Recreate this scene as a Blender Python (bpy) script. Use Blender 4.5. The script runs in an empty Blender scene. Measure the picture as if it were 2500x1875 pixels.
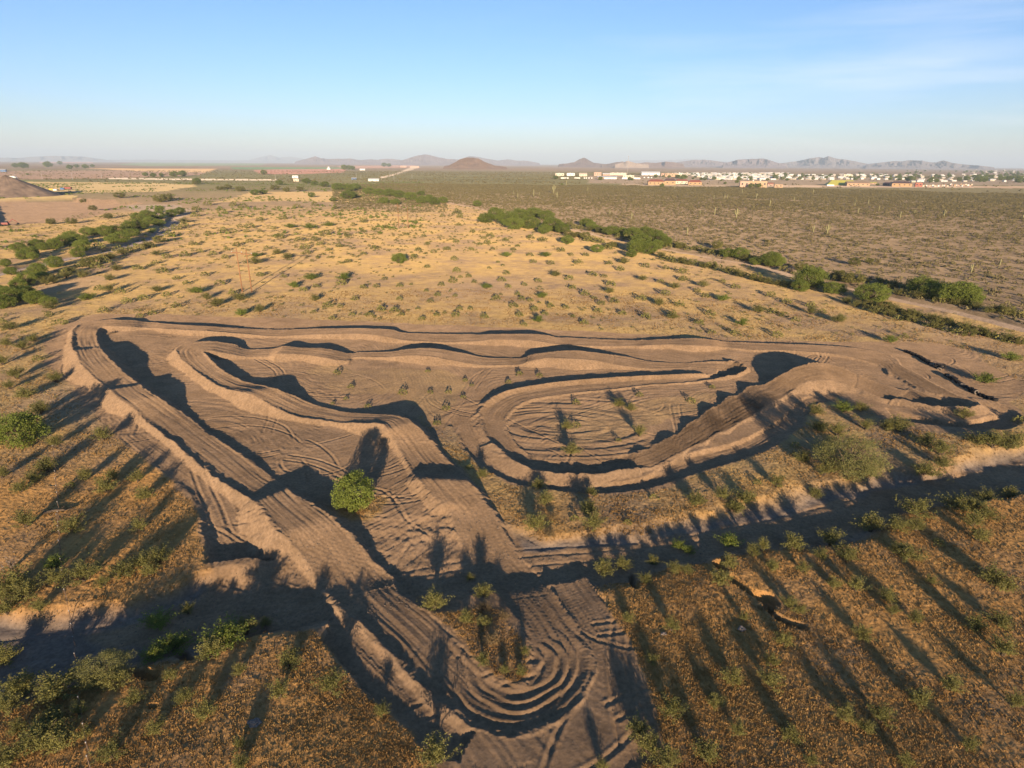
import bpy, math, random
import numpy as np
from mathutils import Vector, Matrix, Euler

random.seed(7)
rng = np.random.default_rng(7)
C = bpy.context.scene.collection
SC = bpy.context.scene
R = math.radians

# ------------------------------------------------------------------ camera, sky, sun, exposure
CAM_H = 45.0
F_PX = 1470.0                      # focal length in pixels of the 2500 px wide photograph
PITCH = math.atan((937.5 - 399.0) / F_PX)
ROLL = R(0.41)
cam_d = bpy.data.cameras.new('camera')
cam = bpy.data.objects.new('camera', cam_d); C.objects.link(cam)
cam_d.sensor_width = 36.0
cam_d.lens = 36.0 * F_PX / 2500.0
cam_d.clip_start = 0.5
cam_d.clip_end = 200000.0
cam_m = Euler((math.pi / 2 - PITCH, 0, 0)).to_matrix() @ Matrix.Rotation(ROLL, 3, 'Z')
cam.matrix_world = Matrix.Translation((0, 0, CAM_H)) @ cam_m.to_4x4()
SC.camera = cam

SUN_EL = R(8.6)
SUN_AZ = R(-4.9)                   # shadows fall towards this heading (0 = +Y, negative = left)
sd = Vector((math.sin(SUN_AZ) * math.cos(SUN_EL), math.cos(SUN_AZ) * math.cos(SUN_EL), -math.sin(SUN_EL)))
sun_d = bpy.data.lights.new('sun', 'SUN')
sun_d.energy = 5.0; sun_d.angle = R(0.53); sun_d.color = (1.0, 0.77, 0.52)
sun = bpy.data.objects.new('sun', sun_d); C.objects.link(sun)
sun.rotation_euler = sd.to_track_quat('-Z', 'Y').to_euler()
sun.location = (0, -40, 90)

W = bpy.data.worlds.new('World'); SC.world = W
W.use_nodes = True
nt = W.node_tree; nt.nodes.clear()
sky = nt.nodes.new('ShaderNodeTexSky'); sky.sky_type = 'NISHITA'; sky.sun_disc = False
sky.sun_elevation = SUN_EL
# the sun stands behind the camera: azimuth of the vector pointing AT the sun
sky.sun_rotation = math.atan2(-sd.x, -sd.y)
sky.altitude = 400; sky.air_density = 1.0; sky.dust_density = 0.3; sky.ozone_density = 3.0
bg = nt.nodes.new('ShaderNodeBackground'); bg.inputs[1].default_value = 0.088
out = nt.nodes.new('ShaderNodeOutputWorld')
# thin high cirrus in the right half of the sky, laid out by direction
tc = nt.nodes.new('ShaderNodeTexCoord')
mp = nt.nodes.new('ShaderNodeMapping'); mp.inputs['Scale'].default_value = (1.6, 1.6, 16.0)
mp.inputs['Rotation'].default_value = (0.0, R(3), 0.0)
nz = nt.nodes.new('ShaderNodeTexNoise'); nz.inputs['Scale'].default_value = 1.7; nz.inputs['Detail'].default_value = 7; nz.inputs['Roughness'].default_value = .52
nz.inputs['Distortion'].default_value = .25
cr = nt.nodes.new('ShaderNodeValToRGB'); cr.color_ramp.elements[0].position = .46; cr.color_ramp.elements[1].position = .78
sp = nt.nodes.new('ShaderNodeSeparateXYZ')
mx_x = nt.nodes.new('ShaderNodeMapRange'); mx_x.inputs[1].default_value = -.15; mx_x.inputs[2].default_value = .55
mz1 = nt.nodes.new('ShaderNodeMapRange'); mz1.inputs[1].default_value = .27; mz1.inputs[2].default_value = .12
mul1 = nt.nodes.new('ShaderNodeMath'); mul1.operation = 'MULTIPLY'
mul2 = nt.nodes.new('ShaderNodeMath'); mul2.operation = 'MULTIPLY'
mul3 = nt.nodes.new('ShaderNodeMath'); mul3.operation = 'MULTIPLY'; mul3.inputs[1].default_value = .42
mixc = nt.nodes.new('ShaderNodeMixRGB'); mixc.inputs[2].default_value = (6.2, 6.3, 6.6, 1)
L = nt.links.new
L(tc.outputs['Generated'], mp.inputs[0]); L(mp.outputs[0], nz.inputs[0]); L(nz.outputs[0], cr.inputs[0])
L(tc.outputs['Generated'], sp.inputs[0]); L(sp.outputs[0], mx_x.inputs[0]); L(sp.outputs[2], mz1.inputs[0])
L(cr.outputs[0], mul1.inputs[0]); L(mx_x.outputs[0], mul1.inputs[1]); L(mul1.outputs[0], mul2.inputs[0]); L(mz1.outputs[0], mul2.inputs[1])
L(mul2.outputs[0], mul3.inputs[0]); L(mul3.outputs[0], mixc.inputs[0])
tint = nt.nodes.new('ShaderNodeValToRGB'); te = tint.color_ramp
te.elements[0].position = 0.0; te.elements[0].color = (.95, .95, 1.22, 1); te.elements[1].position = .5; te.elements[1].color = (.68, .88, 1.02, 1)
mzt = nt.nodes.new('ShaderNodeMixRGB'); mzt.blend_type = 'MULTIPLY'; mzt.inputs[0].default_value = 1.0
L(sp.outputs[2], tint.inputs[0]); L(sky.outputs[0], mzt.inputs[1]); L(tint.outputs[0], mzt.inputs[2])
L(mzt.outputs[0], mixc.inputs[1]); L(mixc.outputs[0], bg.inputs[0]); L(bg.outputs[0], out.inputs[0])

SC.view_settings.view_transform = 'Standard'; SC.view_settings.look = 'None'
SC.view_settings.gamma = 1.0; SC.view_settings.use_curve_mapping = False
SC.view_settings.exposure = 1.12
SC.render.engine = 'CYCLES'
SC.cycles.max_bounces = 5; SC.cycles.diffuse_bounces = 2; SC.cycles.glossy_bounces = 1
SC.cycles.transmission_bounces = 3; SC.cycles.transparent_max_bounces = 6; SC.cycles.volume_bounces = 0
SC.cycles.use_denoising = True

# ------------------------------------------------------------------ photograph pixels -> points on the ground
TILE = {'s': (0, 0, 1.0), '1': (0, 360, 2.4578), '2': (800, 360, 2.4578), '3': (1600, 360, 2.4578),
        '4': (0, 740, 2.4578), '5': (800, 740, 2.4578), '6': (1600, 740, 2.4578),
        'a': (0, 1250, 2.4578), 'b': (800, 1250, 2.4578), 'c': (1600, 1250, 2.4578), '7': (2150, 820, 6.32), '8': (1350, 370, 6.32), '9': (1750, 380, 5.53), 'f': (80, 1000, 4.148), 'g': (1850, 370, 3.403), 'h': (0, 370, 3.403), 'i': (600, 370, 3.403)}
_cm = np.array(cam_m)
def ray(u, v):
    a = np.asarray(u, float) - 1250.0; b = 937.5 - np.asarray(v, float)
    d = np.stack([a / F_PX, b / F_PX, -np.ones_like(a)], -1)
    return d @ _cm.T
def at(u, v, z=0.0):
    d = ray(u, v)
    t = (z - CAM_H) / np.minimum(d[..., 2], -1e-4)
    return np.stack([d[..., 0] * t, d[..., 1] * t, np.zeros_like(t) + z], -1)
def tp(t, x, y):
    o = TILE[t]
    return o[0] + x / o[2], o[1] + y / o[2]
def tat(t, x, y, z=0.0):
    return at(*tp(t, x, y), z)
def poly_px(t, pts, z=0.0):
    return np.array([tat(t, x, y, z)[:2] for x, y in pts])

# ------------------------------------------------------------------ numpy noise
_perm = rng.permutation(65536).astype(np.int64)
_val = rng.random(65536)
def vnoise(x, y, seed=0):
    xi = np.floor(x).astype(np.int64); yi = np.floor(y).astype(np.int64)
    fx = x - xi; fy = y - yi
    fx = fx * fx * (3 - 2 * fx); fy = fy * fy * (3 - 2 * fy)
    def h(a, b):
        return _val[(_perm[(a + seed * 131) & 65535] + b * 7919 + seed * 17) & 65535]
    v00 = h(xi, yi); v10 = h(xi + 1, yi); v01 = h(xi, yi + 1); v11 = h(xi + 1, yi + 1)
    return (v00 * (1 - fx) + v10 * fx) * (1 - fy) + (v01 * (1 - fx) + v11 * fx) * fy * 1.0
def fbm(x, y, oct=4, seed=0, gain=.5):
    s = 0; a = 1; t = 0
    for i in range(oct):
        s = s + a * vnoise(x * 2 ** i + 13.7 * i, y * 2 ** i - 7.1 * i, seed + i); t += a; a *= gain
    return s / t * 2 - 1
def sstep(a, b, x):
    t = np.clip((x - a) / (b - a), 0, 1); return t * t * (3 - 2 * t)
def inside(poly, X, Y):
    res = np.zeros(X.shape, bool); n = len(poly)
    x0, y0 = poly.min(0); x1, y1 = poly.max(0)
    bb = (X >= x0) & (X <= x1) & (Y >= y0) & (Y <= y1)
    xs = X[bb]; ys = Y[bb]; r = np.zeros(xs.shape, bool)
    for i in range(n):
        ax, ay = poly[i]; bx, by = poly[(i + 1) % n]
        if ay == by: continue
        c = (ay > ys) != (by > ys)
        r ^= c & (xs < (bx - ax) * (ys - ay) / (by - ay) + ax)
    res[bb] = r
    return res
def dist_line(P, X, Y, pad=40.0, closed=False):
    """distance to a polyline and the parameter along it (index + fraction)"""
    best = np.full(X.shape, 1e9); par = np.zeros(X.shape)
    n = len(P)
    for i in range(n if closed else n - 1):
        a = P[i]; b = P[(i + 1) % n]
        m = (X > min(a[0], b[0]) - pad) & (X < max(a[0], b[0]) + pad) & (Y > min(a[1], b[1]) - pad) & (Y < max(a[1], b[1]) + pad)
        if not m.any(): continue
        x = X[m]; y = Y[m]; d = b - a; l2 = max((d ** 2).sum(), 1e-9)
        t = np.clip(((x - a[0]) * d[0] + (y - a[1]) * d[1]) / l2, 0, 1)
        dd = np.hypot(x - a[0] - t * d[0], y - a[1] - t * d[1])
        bm = best[m]; pm = par[m]; k = dd < bm
        bm[k] = dd[k]; pm[k] = i + t[k]; best[m] = bm; par[m] = pm
    return best, par

# ------------------------------------------------------------------ height raster of the track area
GX0, GX1, GY0, GY1, CELL = -135.0, 185.0, 24.0, 250.0, 0.2
gx = np.arange(GX0, GX1, CELL); gy = np.arange(GY0, GY1, CELL)
GXX, GYY = np.meshgrid(gx, gy)

def wash_pts():
    P = [(-500, 1690, 5, 1.8), (-150, 1635, 5, 1.8), (100, 1600, 4.8, 1.8), (300, 1572, 4.2, 1.7), (470, 1520, 3.6, 1.9), (640, 1490, 3.6, 1.6),
         (850, 1458, 3.6, 1.3), (1050, 1415, 3.2, 1.1), (1250, 1378, 2.8, .95), (1450, 1362, 2.6, .9), (1650, 1345, 2.8, 1.0), (1850, 1305, 3.3, 1.2),
         (2050, 1262, 3.6, 1.4), (2250, 1216, 3.6, 1.45), (2500, 1165, 3.6, 1.4), (2800, 1105, 3.8, 1.4), (3300, 1015, 4, 1.4)]
    xy = np.array([at(u, v, -d)[:2] for u, v, w, d in P])
    return xy, np.array([p[2] for p in P]), np.array([p[3] for p in P])
WXY, WW, WD = wash_pts()

def interp_par(arr, par):
    i = np.clip(par.astype(int), 0, len(arr) - 2); f = par - i
    return arr[i] * (1 - f) + arr[i + 1] * f

# the wash line as an angle-ordered curve: which side of it a point is on
def near_side(X, Y):
    """+ on the camera's side of the wash"""
    ang = np.arctan2(X, Y); wa = np.arctan2(WXY[:, 0], WXY[:, 1]); wr = np.hypot(WXY[:, 0], WXY[:, 1])
    return np.interp(ang, wa, wr) - np.hypot(X, Y)

GULLIES = [('c', [(380, 300, 2.0), (420, 370, 1.2), (520, 440, 1.1), (610, 500, 1.2), (680, 540, 1.5), (700, 600, 1.0), (760, 650, 1.3), (890, 690, .9)], 1.5),
           ('c', [(615, 485, .8), (690, 500, 1.2), (720, 540, .7)], 1.2), ('c', [(625, 570, .6), (690, 575, .9)], 1.1),
           ('b', [(1830, 350, 1.0), (1832, 400, .7), (1845, 445, .8)], 1.3),
           ('a', [(790, 950, 2.0), (860, 965, 1.5), (920, 985, 1.9)], 1.3), ('a', [(1080, 800, 1.5), (1150, 870, 1.0)], 1.2),
           ('a', [(905, 1172, .5), (930, 1175, .45)], .5)]

def base_height(X, Y):
    z = .22 * fbm(X / 31, Y / 31, 3, 3)
    z = z + .10 * fbm(X / 7, Y / 7, 3, 9)
    ns = near_side(X, Y)
    z = z + .35 * sstep(0, 12, ns)
    # wash cut with ragged banks
    d, par = dist_line(WXY, X, Y, 45)
    w = interp_par(WW, par); dep = interp_par(WD, par)
    w = w + 2.6 * fbm(X / 6.5, Y / 6.5, 4, 21)
    bank = 1.8 + 6.5 * (fbm(X / 9, Y / 9, 3, 5) * .5 + .5) ** 2
    bank = bank + 9 * sstep(4.6, 5.4, par) * (1 - sstep(7.7, 8.4, par)) * (near_side(X, Y) < 0)
    cut = 1 - sstep(0, 1, (d - w) / bank)
    dep = dep * .74 * (1 + .25 * fbm(X / 8, Y / 8, 3, 77))
    z = z * (1 - cut) - cut * (dep + .12 * fbm(X / 2.5, Y / 2.5, 3, 33))
    for t, pts, dep in GULLIES:
        P = poly_px(t, [(a, b) for a, b, c in pts], .2); wd = np.array([c for a, b, c in pts])
        dd, pr = dist_line(P, X, Y, 5)
        if (dd < 5).any():
            ww = interp_par(wd, pr) * .42 + .3 * fbm(X / .8, Y / .8, 3, 41)
            z = z - dep * (1 - sstep(0, 1, (dd - ww * .6) / .22))
    return z, cut

# ribs of the circuit: tile, outer edge x y, inner edge x y, height, outer edge berm, inner edge berm
RIBS = [
 ('7', 250, 420, 180, 590, .2, .1, .1), ('6', 1400, 310, 1370, 380, .2, .1, .1), ('6', 1150, 262, 1100, 310, .5, .15, .15), ('6', 900, 248, 850, 288, .5, .2, .15),
 ('6', 600, 238, 560, 278, .4, .2, .1), ('6', 450, 232, 430, 268, .3, .2, .1), ('6', 330, 215, 330, 258, 1.1, .15, .1), ('6', 240, 207, 230, 252, 1.35, .15, .1),
 ('6', 100, 212, 100, 248, 1.0, .15, .1), ('6', 0, 215, 0, 250, .9, .1, .1), ('5', 1850, 222, 1850, 258, .5, .15, .1), ('5', 1600, 213, 1600, 258, .4, .15, .1),
 ('5', 1400, 205, 1400, 250, .4, .1, .1), ('5', 1300, 188, 1300, 235, 1.1, .1, .1), ('5', 1220, 180, 1220, 220, 1.6, .1, 0), ('5', 1100, 181, 1100, 217, 1.3, .1, 0), ('5', 1000, 182, 1000, 215, 1.4, .1, 0),
 ('5', 900, 185, 900, 228, .7, .1, .1), ('5', 700, 185, 700, 235, .3, .2, .1), ('5', 500, 180, 500, 228, .3, .2, .1), ('5', 440, 172, 440, 220, .6, .15, .1),
 ('5', 380, 155, 350, 200, 1.2, .1, 0), ('5', 250, 148, 250, 185, 1.3, .1, 0), ('5', 0, 148, 0, 185, 1.1, .1, 0), ('4', 1850, 152, 1850, 190, .7, .1, .1),
 ('4', 1650, 158, 1650, 200, .3, .15, .15), ('4', 1450, 150, 1450, 185, .6, .15, .3), ('4', 1200, 132, 1200, 165, 1.1, .1, .3), ('4', 1000, 120, 1000, 155, .9, .1, .3),
 ('4', 880, 112, 880, 148, .5, .1, .25), ('4', 800, 100, 780, 140, 1.1, .15, .2), ('4', 720, 97, 700, 137, 1.3, .15, .2), ('4', 640, 95, 620, 137, 1.1, .1, .1),
 ('4', 510, 115, 600, 145, 1.0, .3, .1), ('4', 445, 150, 585, 160, 1.1, .5, .1), ('4', 430, 200, 582, 195, .8, .6, .2), ('4', 430, 268, 595, 250, 1.1, .5, .2),
 ('4', 446, 288, 606, 264, 2.2, .1, .1), ('4', 500, 385, 680, 345, 2.35, .1, .1), ('4', 570, 455, 760, 425, 1.5, .3, .1), ('4', 635, 505, 828, 475, 1.1, .4, .1),
 ('4', 655, 520, 850, 486, 2.0, .1, .1), ('4', 720, 575, 930, 545, 2.0, .1, .1), ('4', 790, 630, 1000, 590, 1.4, .1, .1), ('4', 870, 710, 1090, 650, .55, .3, .1), ('4', 1020, 830, 1250, 780, .35, .6, .1),
 ('4', 1200, 980, 1450, 905, .35, .6, .1), ('4', 1370, 1110, 1650, 1055, .3, .64, .1), ('4', 1480, 1165, 1700, 1090, .6, .3, .1), ('4', 1540, 1190, 1740, 1112, 1.75, .1, .1), ('4', 1680, 1370, 1960, 1250, 1.6, .1, .1),
 ('a', 1750, 190, 2110, 130, .8, .1, .2), ('a', 1850, 310, 2220, 280, -.1, .1, .3), ('b', -60, 440, 380, 385, -.6, .1, .2), ('b', 75, 580, 440, 480, -.2, .45, .1), ('b', 350, 850, 660, 660, .1, .6, .1),
 ('b', 600, 1100, 890, 920, .2, .6, .1), ('b', 800, 1260, 1000, 1025, .2, .5, .1), ('b', 950, 1330, 1080, 1050, .25, .5, .1), ('b', 1110, 1362, 1125, 1055, .25, .5, .1),
 ('b', 1300, 1325, 1170, 1045, .25, .5, .1), ('b', 1480, 1190, 1210, 1000, .25, .5, .1), ('b', 1590, 1000, 1228, 930, .25, .45, .1), ('b', 1590, 850, 1210, 800, .25, .3, .1),
 ('b', 1480, 680, 1160, 660, .15, .25, .1), ('b', 1330, 480, 1050, 520, -.15, .2, .1), ('b', 1230, 370, 940, 390, -.9, .1, .1), ('b', 1150, 265, 840, 250, -.7, .1, .1), ('b', 1060, 120, 760, 100, -.1, .1, 0),
 ('5', 1000, 1254, 720, 1230, .5, .1, 0), ('5', 930, 1165, 700, 1212, .9, .1, 0), ('5', 880, 1095, 560, 1075, 1.5, .1, 0), ('5', 850, 1065, 540, 1048, 1.6, .1, 0), ('5', 800, 1010, 505, 1005, .4, .2, .3),
 ('5', 700, 920, 440, 900, .5, .3, .3), ('5', 600, 800, 385, 800, 1.3, .2, .2), ('5', 500, 700, 348, 747, 2.3, .1, .1), ('5', 450, 672, 335, 725, 2.2, .1, .3), ('5', 300, 660, 190, 722, 1.3, .1, .4),
 ('5', 100, 650, 50, 718, .5, .1, .3), ('4', 1900, 610, 1800, 690, .4, .1, .5), ('4', 1750, 545, 1640, 620, 1.3, .1, .3), ('4', 1640, 500, 1500, 537, 2.4, .1, .1), ('4', 1560, 485, 1400, 520, 1.5, .1, .1),
 ('4', 1480, 470, 1320, 505, 1.0, .2, .5), ('4', 1390, 430, 1200, 430, 1.1, .2, .5), ('4', 1300, 370, 1130, 370, 1.3, .25, .3), ('4', 1240, 305, 1070, 310, 1.7, .3, .3),
 ('4', 1225, 287, 1068, 262, 1.8, .2, .3), ('4', 1235, 280, 1130, 232, 1.9, .1, .1), ('4', 1270, 282, 1230, 222, 1.9, .1, .1), ('4', 1350, 298, 1380, 238, 1.4, .1, .1),
 ('4', 1500, 322, 1500, 275, .4, .1, .1), ('4', 1600, 322, 1620, 272, .5, .1, .1), ('4', 1680, 300, 1720, 252, 1.7, .1, .1), ('4', 1800, 305, 1830, 264, 1.3, .1, .1), ('4', 1920, 320, 1930, 264, 1.6, .1, .1),
 ('4', 2080, 345, 2100, 298, .5, .1, .1), ('5', 130, 335, 160, 298, .2, .1, .1), ('5', 340, 325, 360, 290, .5, .1, .1), ('5', 470, 312, 480, 272, 1.4, .1, .1), ('5', 600, 315, 600, 264, 1.7, .1, .1),
 ('5', 760, 345, 780, 290, 1.0, .1, .1), ('5', 950, 375, 960, 325, .3, .1, .1), ('5', 1130, 370, 1150, 330, .3, .1, .1), ('5', 1240, 340, 1240, 300, 1.4, .1, .1), ('5', 1330, 325, 1330, 288, 1.7, .1, .1),
 ('5', 1480, 330, 1480, 277, 2.2, .1, .1), ('5', 1570, 337, 1570, 287, 1.8, .1, .1), ('5', 1750, 370, 1750, 312, .9, .1, .1), ('5', 1950, 395, 1950, 350, .3, .1, .1), ('6', 180, 388, 180, 360, .1, .1, .1),
 ('6', 300, 392, 380, 352, .1, .1, .5), ('6', 365, 397, 490, 365, -.1, .15, .8), ('6', 382, 412, 545, 405, -.3, .2, 1.1), ('6', 370, 428, 500, 445, -.3, .3, 1.1), ('6', 320, 435, 410, 460, -.1, .6, .8),
 ('6', 180, 440, 200, 478, .2, .8, .3), ('6', 0, 448, 0, 492, .2, .8, .3), ('5', 1700, 462, 1700, 520, .2, .8, .3), ('5', 1300, 497, 1400, 552, .3, .7, .2),
 ('5', 1060, 545, 1200, 590, .3, .7, .2), ('5', 960, 600, 1110, 645, .2, .7, .25), ('5', 910, 660, 1072, 700, .1, .5, .3), ('5', 915, 720, 1080, 760, 0, .5, .3),
 ('5', 960, 820, 1120, 830, 0, .6, .35), ('5', 1070, 935, 1200, 905, -.1, .8, .35), ('5', 1200, 1015, 1330, 955, -.2, 1.0, .35), ('5', 1400, 1052, 1500, 972, -.2, 1.0, .35),
 ('5', 1600, 1055, 1650, 962, -.2, 1.0, .3), ('5', 1800, 1020, 1780, 920, -.1, .9, .25),
 ('6', -6, 980, -106, 887, .2, .25, .1, .7), ('6', 60, 945, -30, 862, .0, .25, .1, .25), ('6', 150, 900, 75, 802, .4, .15, .1, .8), ('6', 225, 865, 135, 775, .1, .2, .1, .25), ('6', 300, 832, 205, 717, .4, .15, .1, .8),
 ('6', 365, 790, 265, 682, .1, .3, .1, .25), ('6', 430, 762, 325, 627, .4, .15, .1, .95), ('6', 495, 725, 380, 608, .1, .3, .1, .25), ('6', 565, 690, 435, 557, .4, .1, .1, .95), ('6', 635, 645, 500, 545, .1, .15, .1, .25),
 ('6', 700, 600, 560, 495, .4, .1, .1, .95), ('6', 780, 560, 640, 488, .2, .1, .1, .5), ('6', 838, 522, 695, 462, .4, .35, .1, 1.0), ('6', 865, 495, 750, 425, 1.1, .2, .1, 2.2), ('6', 920, 465, 850, 372, 1.7, .1, .1, 3.1),
 ('6', 1020, 457, 960, 345, 1.7, .1, .1, 3.2), ('6', 1100, 472, 1080, 366, 1.3, .1, .1, 2.4), ('6', 1200, 505, 1210, 424, .8, .1, .1, 1.2), ('6', 1300, 555, 1350, 480, .3, .5, .1, .4), ('6', 1400, 590, 1500, 520, .1, .6, .1, .2),
 ('7', 250, 1015, 510, 830, 0, .8, .1), ('7', 560, 1105, 760, 930, -.2, 1.1, .2), ('7', 900, 1187, 900, 985, -.4, 1.4, .2), ('7', 1200, 1200, 1000, 1012, -.4, 1.5, .2),
 ('7', 1400, 1192, 1045, 1005, -.3, 1.5, .1), ('7', 1535, 1150, 1055, 985, -.2, 1.2, .1), ('7', 1505, 1085, 1020, 960, 0, .8, .1), ('7', 1300, 975, 960, 915, .1, .4, .1),
 ('7', 1150, 905, 830, 890, .2, .15, .1), ('7', 900, 775, 640, 830, .2, .1, .1), ('7', 600, 610, 400, 700, .2, .1, .1), ('7', 250, 420, 180, 590, .2, .1, .1)]
# graded service lanes beside the circuit (near edge, far edge)
ROADS = [
 [('5', 775, 640, 850, 640, -.1, .05, 0), ('5', 790, 780, 880, 760, -.2, .1, 0), ('5', 900, 960, 990, 905, -.5, .1, 0), ('5', 1050, 1055, 1110, 990, -.4, .1, 0), ('5', 1200, 1105, 1260, 1055, -.4, .15, 0),
  ('5', 1400, 1135, 1400, 1090, -.45, .15, 0), ('5', 1700, 1145, 1700, 1095, -.45, .15, 0), ('5', 1950, 1110, 1930, 1055, -.45, .15, 0), ('6', 120, 1065, 60, 995, -.45, .15, 0), ('6', 330, 1000, 230, 925, -.5, .3, 0),
  ('6', 560, 935, 470, 865, -.45, .45, 0), ('6', 750, 840, 650, 775, -.4, .45, 0), ('6', 880, 740, 780, 685, -.4, .45, 0), ('6', 915, 680, 830, 632, -.3, .4, 0), ('6', 960, 610, 920, 570, -.2, .2, 0), ('6', 1100, 585, 1080, 550, 0, .1, 0)],
 [('b', -10, 800, 60, 610, -.45, .2, 0), ('b', 280, 1120, 340, 880, -.05, .2, 0), ('b', 600, 1400, 610, 1150, -.05, .2, 0), ('b', 780, 1500, 880, 1340, 0, .1, 0)],
 [('4', 700, 800, 900, 790, -.1, .05, 0), ('4', 940, 990, 1150, 960, -.15, .05, 0), ('4', 1150, 1180, 1400, 1150, -.3, .35, 0), ('a', 1240, 150, 1520, 100, -.6, .35, 0), ('a', 1290, 330, 1650, 300, -1.1, .1, 0)],
 [('7', 1750, 1000, 1400, 960, 0, .2, .1), ('7', 1950, 1140, 1620, 1150, -.5, .4, .3), ('7', 2110, 1280, 1800, 1300, -.9, .6, .4), ('7', 2100, 1400, 1650, 1350, -1.0, .6, .2), ('7', 1800, 1500, 1400, 1410, -1.0, .5, .1), ('7', 1200, 1460, 1000, 1390, -.9, .4, .1), ('7', 700, 1400, 500, 1290, -.7, .4, 0), ('7', 200, 1290, 100, 1130, -.3, .2, 0)],
 [('b', 1560, 400, 1350, 460, -.1, .02, .02), ('b', 1700, 600, 1500, 680, .2, .02, .02), ('b', 1830, 810, 1620, 880, .3, .02, .02), ('b', 1930, 1060, 1680, 1110, .33, .02, .02), ('b', 1990, 1280, 1740, 1320, .33, .02, .02), ('b', 2040, 1500, 1780, 1530, .33, .02, .02)],
]
def resample(ribs, step=.35):
    A = np.array([np.r_[tat(t, x0, y0, h)[:2], tat(t, x1, y1, (e[0] if e else h))[:2], h, b0, b1, (e[0] if e else h)] for t, x0, y0, x1, y1, h, b0, b1, *e in ribs])
    mid = (A[:, :2] + A[:, 2:4]) / 2
    s = np.r_[0, np.cumsum(np.maximum(np.hypot(*np.diff(mid, axis=0).T), .2))]
    n = int(s[-1] / step) + 2; q = np.linspace(0, s[-1], n)
    # monotone cubic keeps lips and faces crisp without overshoot
    out = np.zeros((n, A.shape[1]))
    for k in range(A.shape[1]):
        y = A[:, k]; h = np.diff(s); dl = np.diff(y) / h; m = np.zeros_like(y)
        if k < 4:
            m[1:-1] = (dl[:-1] * h[1:] + dl[1:] * h[:-1]) / (h[1:] + h[:-1]); m[0] = dl[0]; m[-1] = dl[-1]
        else:
            ok = dl[:-1] * dl[1:] > 0
            m[1:-1][ok] = 2 * dl[:-1][ok] * dl[1:][ok] / (dl[:-1][ok] + dl[1:][ok])
        i = np.clip(np.searchsorted(s, q, 'right') - 1, 0, len(h) - 1); t = (q - s[i]) / h[i]
        out[:, k] = (2 * t ** 3 - 3 * t ** 2 + 1) * y[i] + (t ** 3 - 2 * t ** 2 + t) * h[i] * m[i] + (-2 * t ** 3 + 3 * t ** 2) * y[i + 1] + (t ** 3 - t ** 2) * h[i] * m[i + 1]
    return q, out

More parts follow.
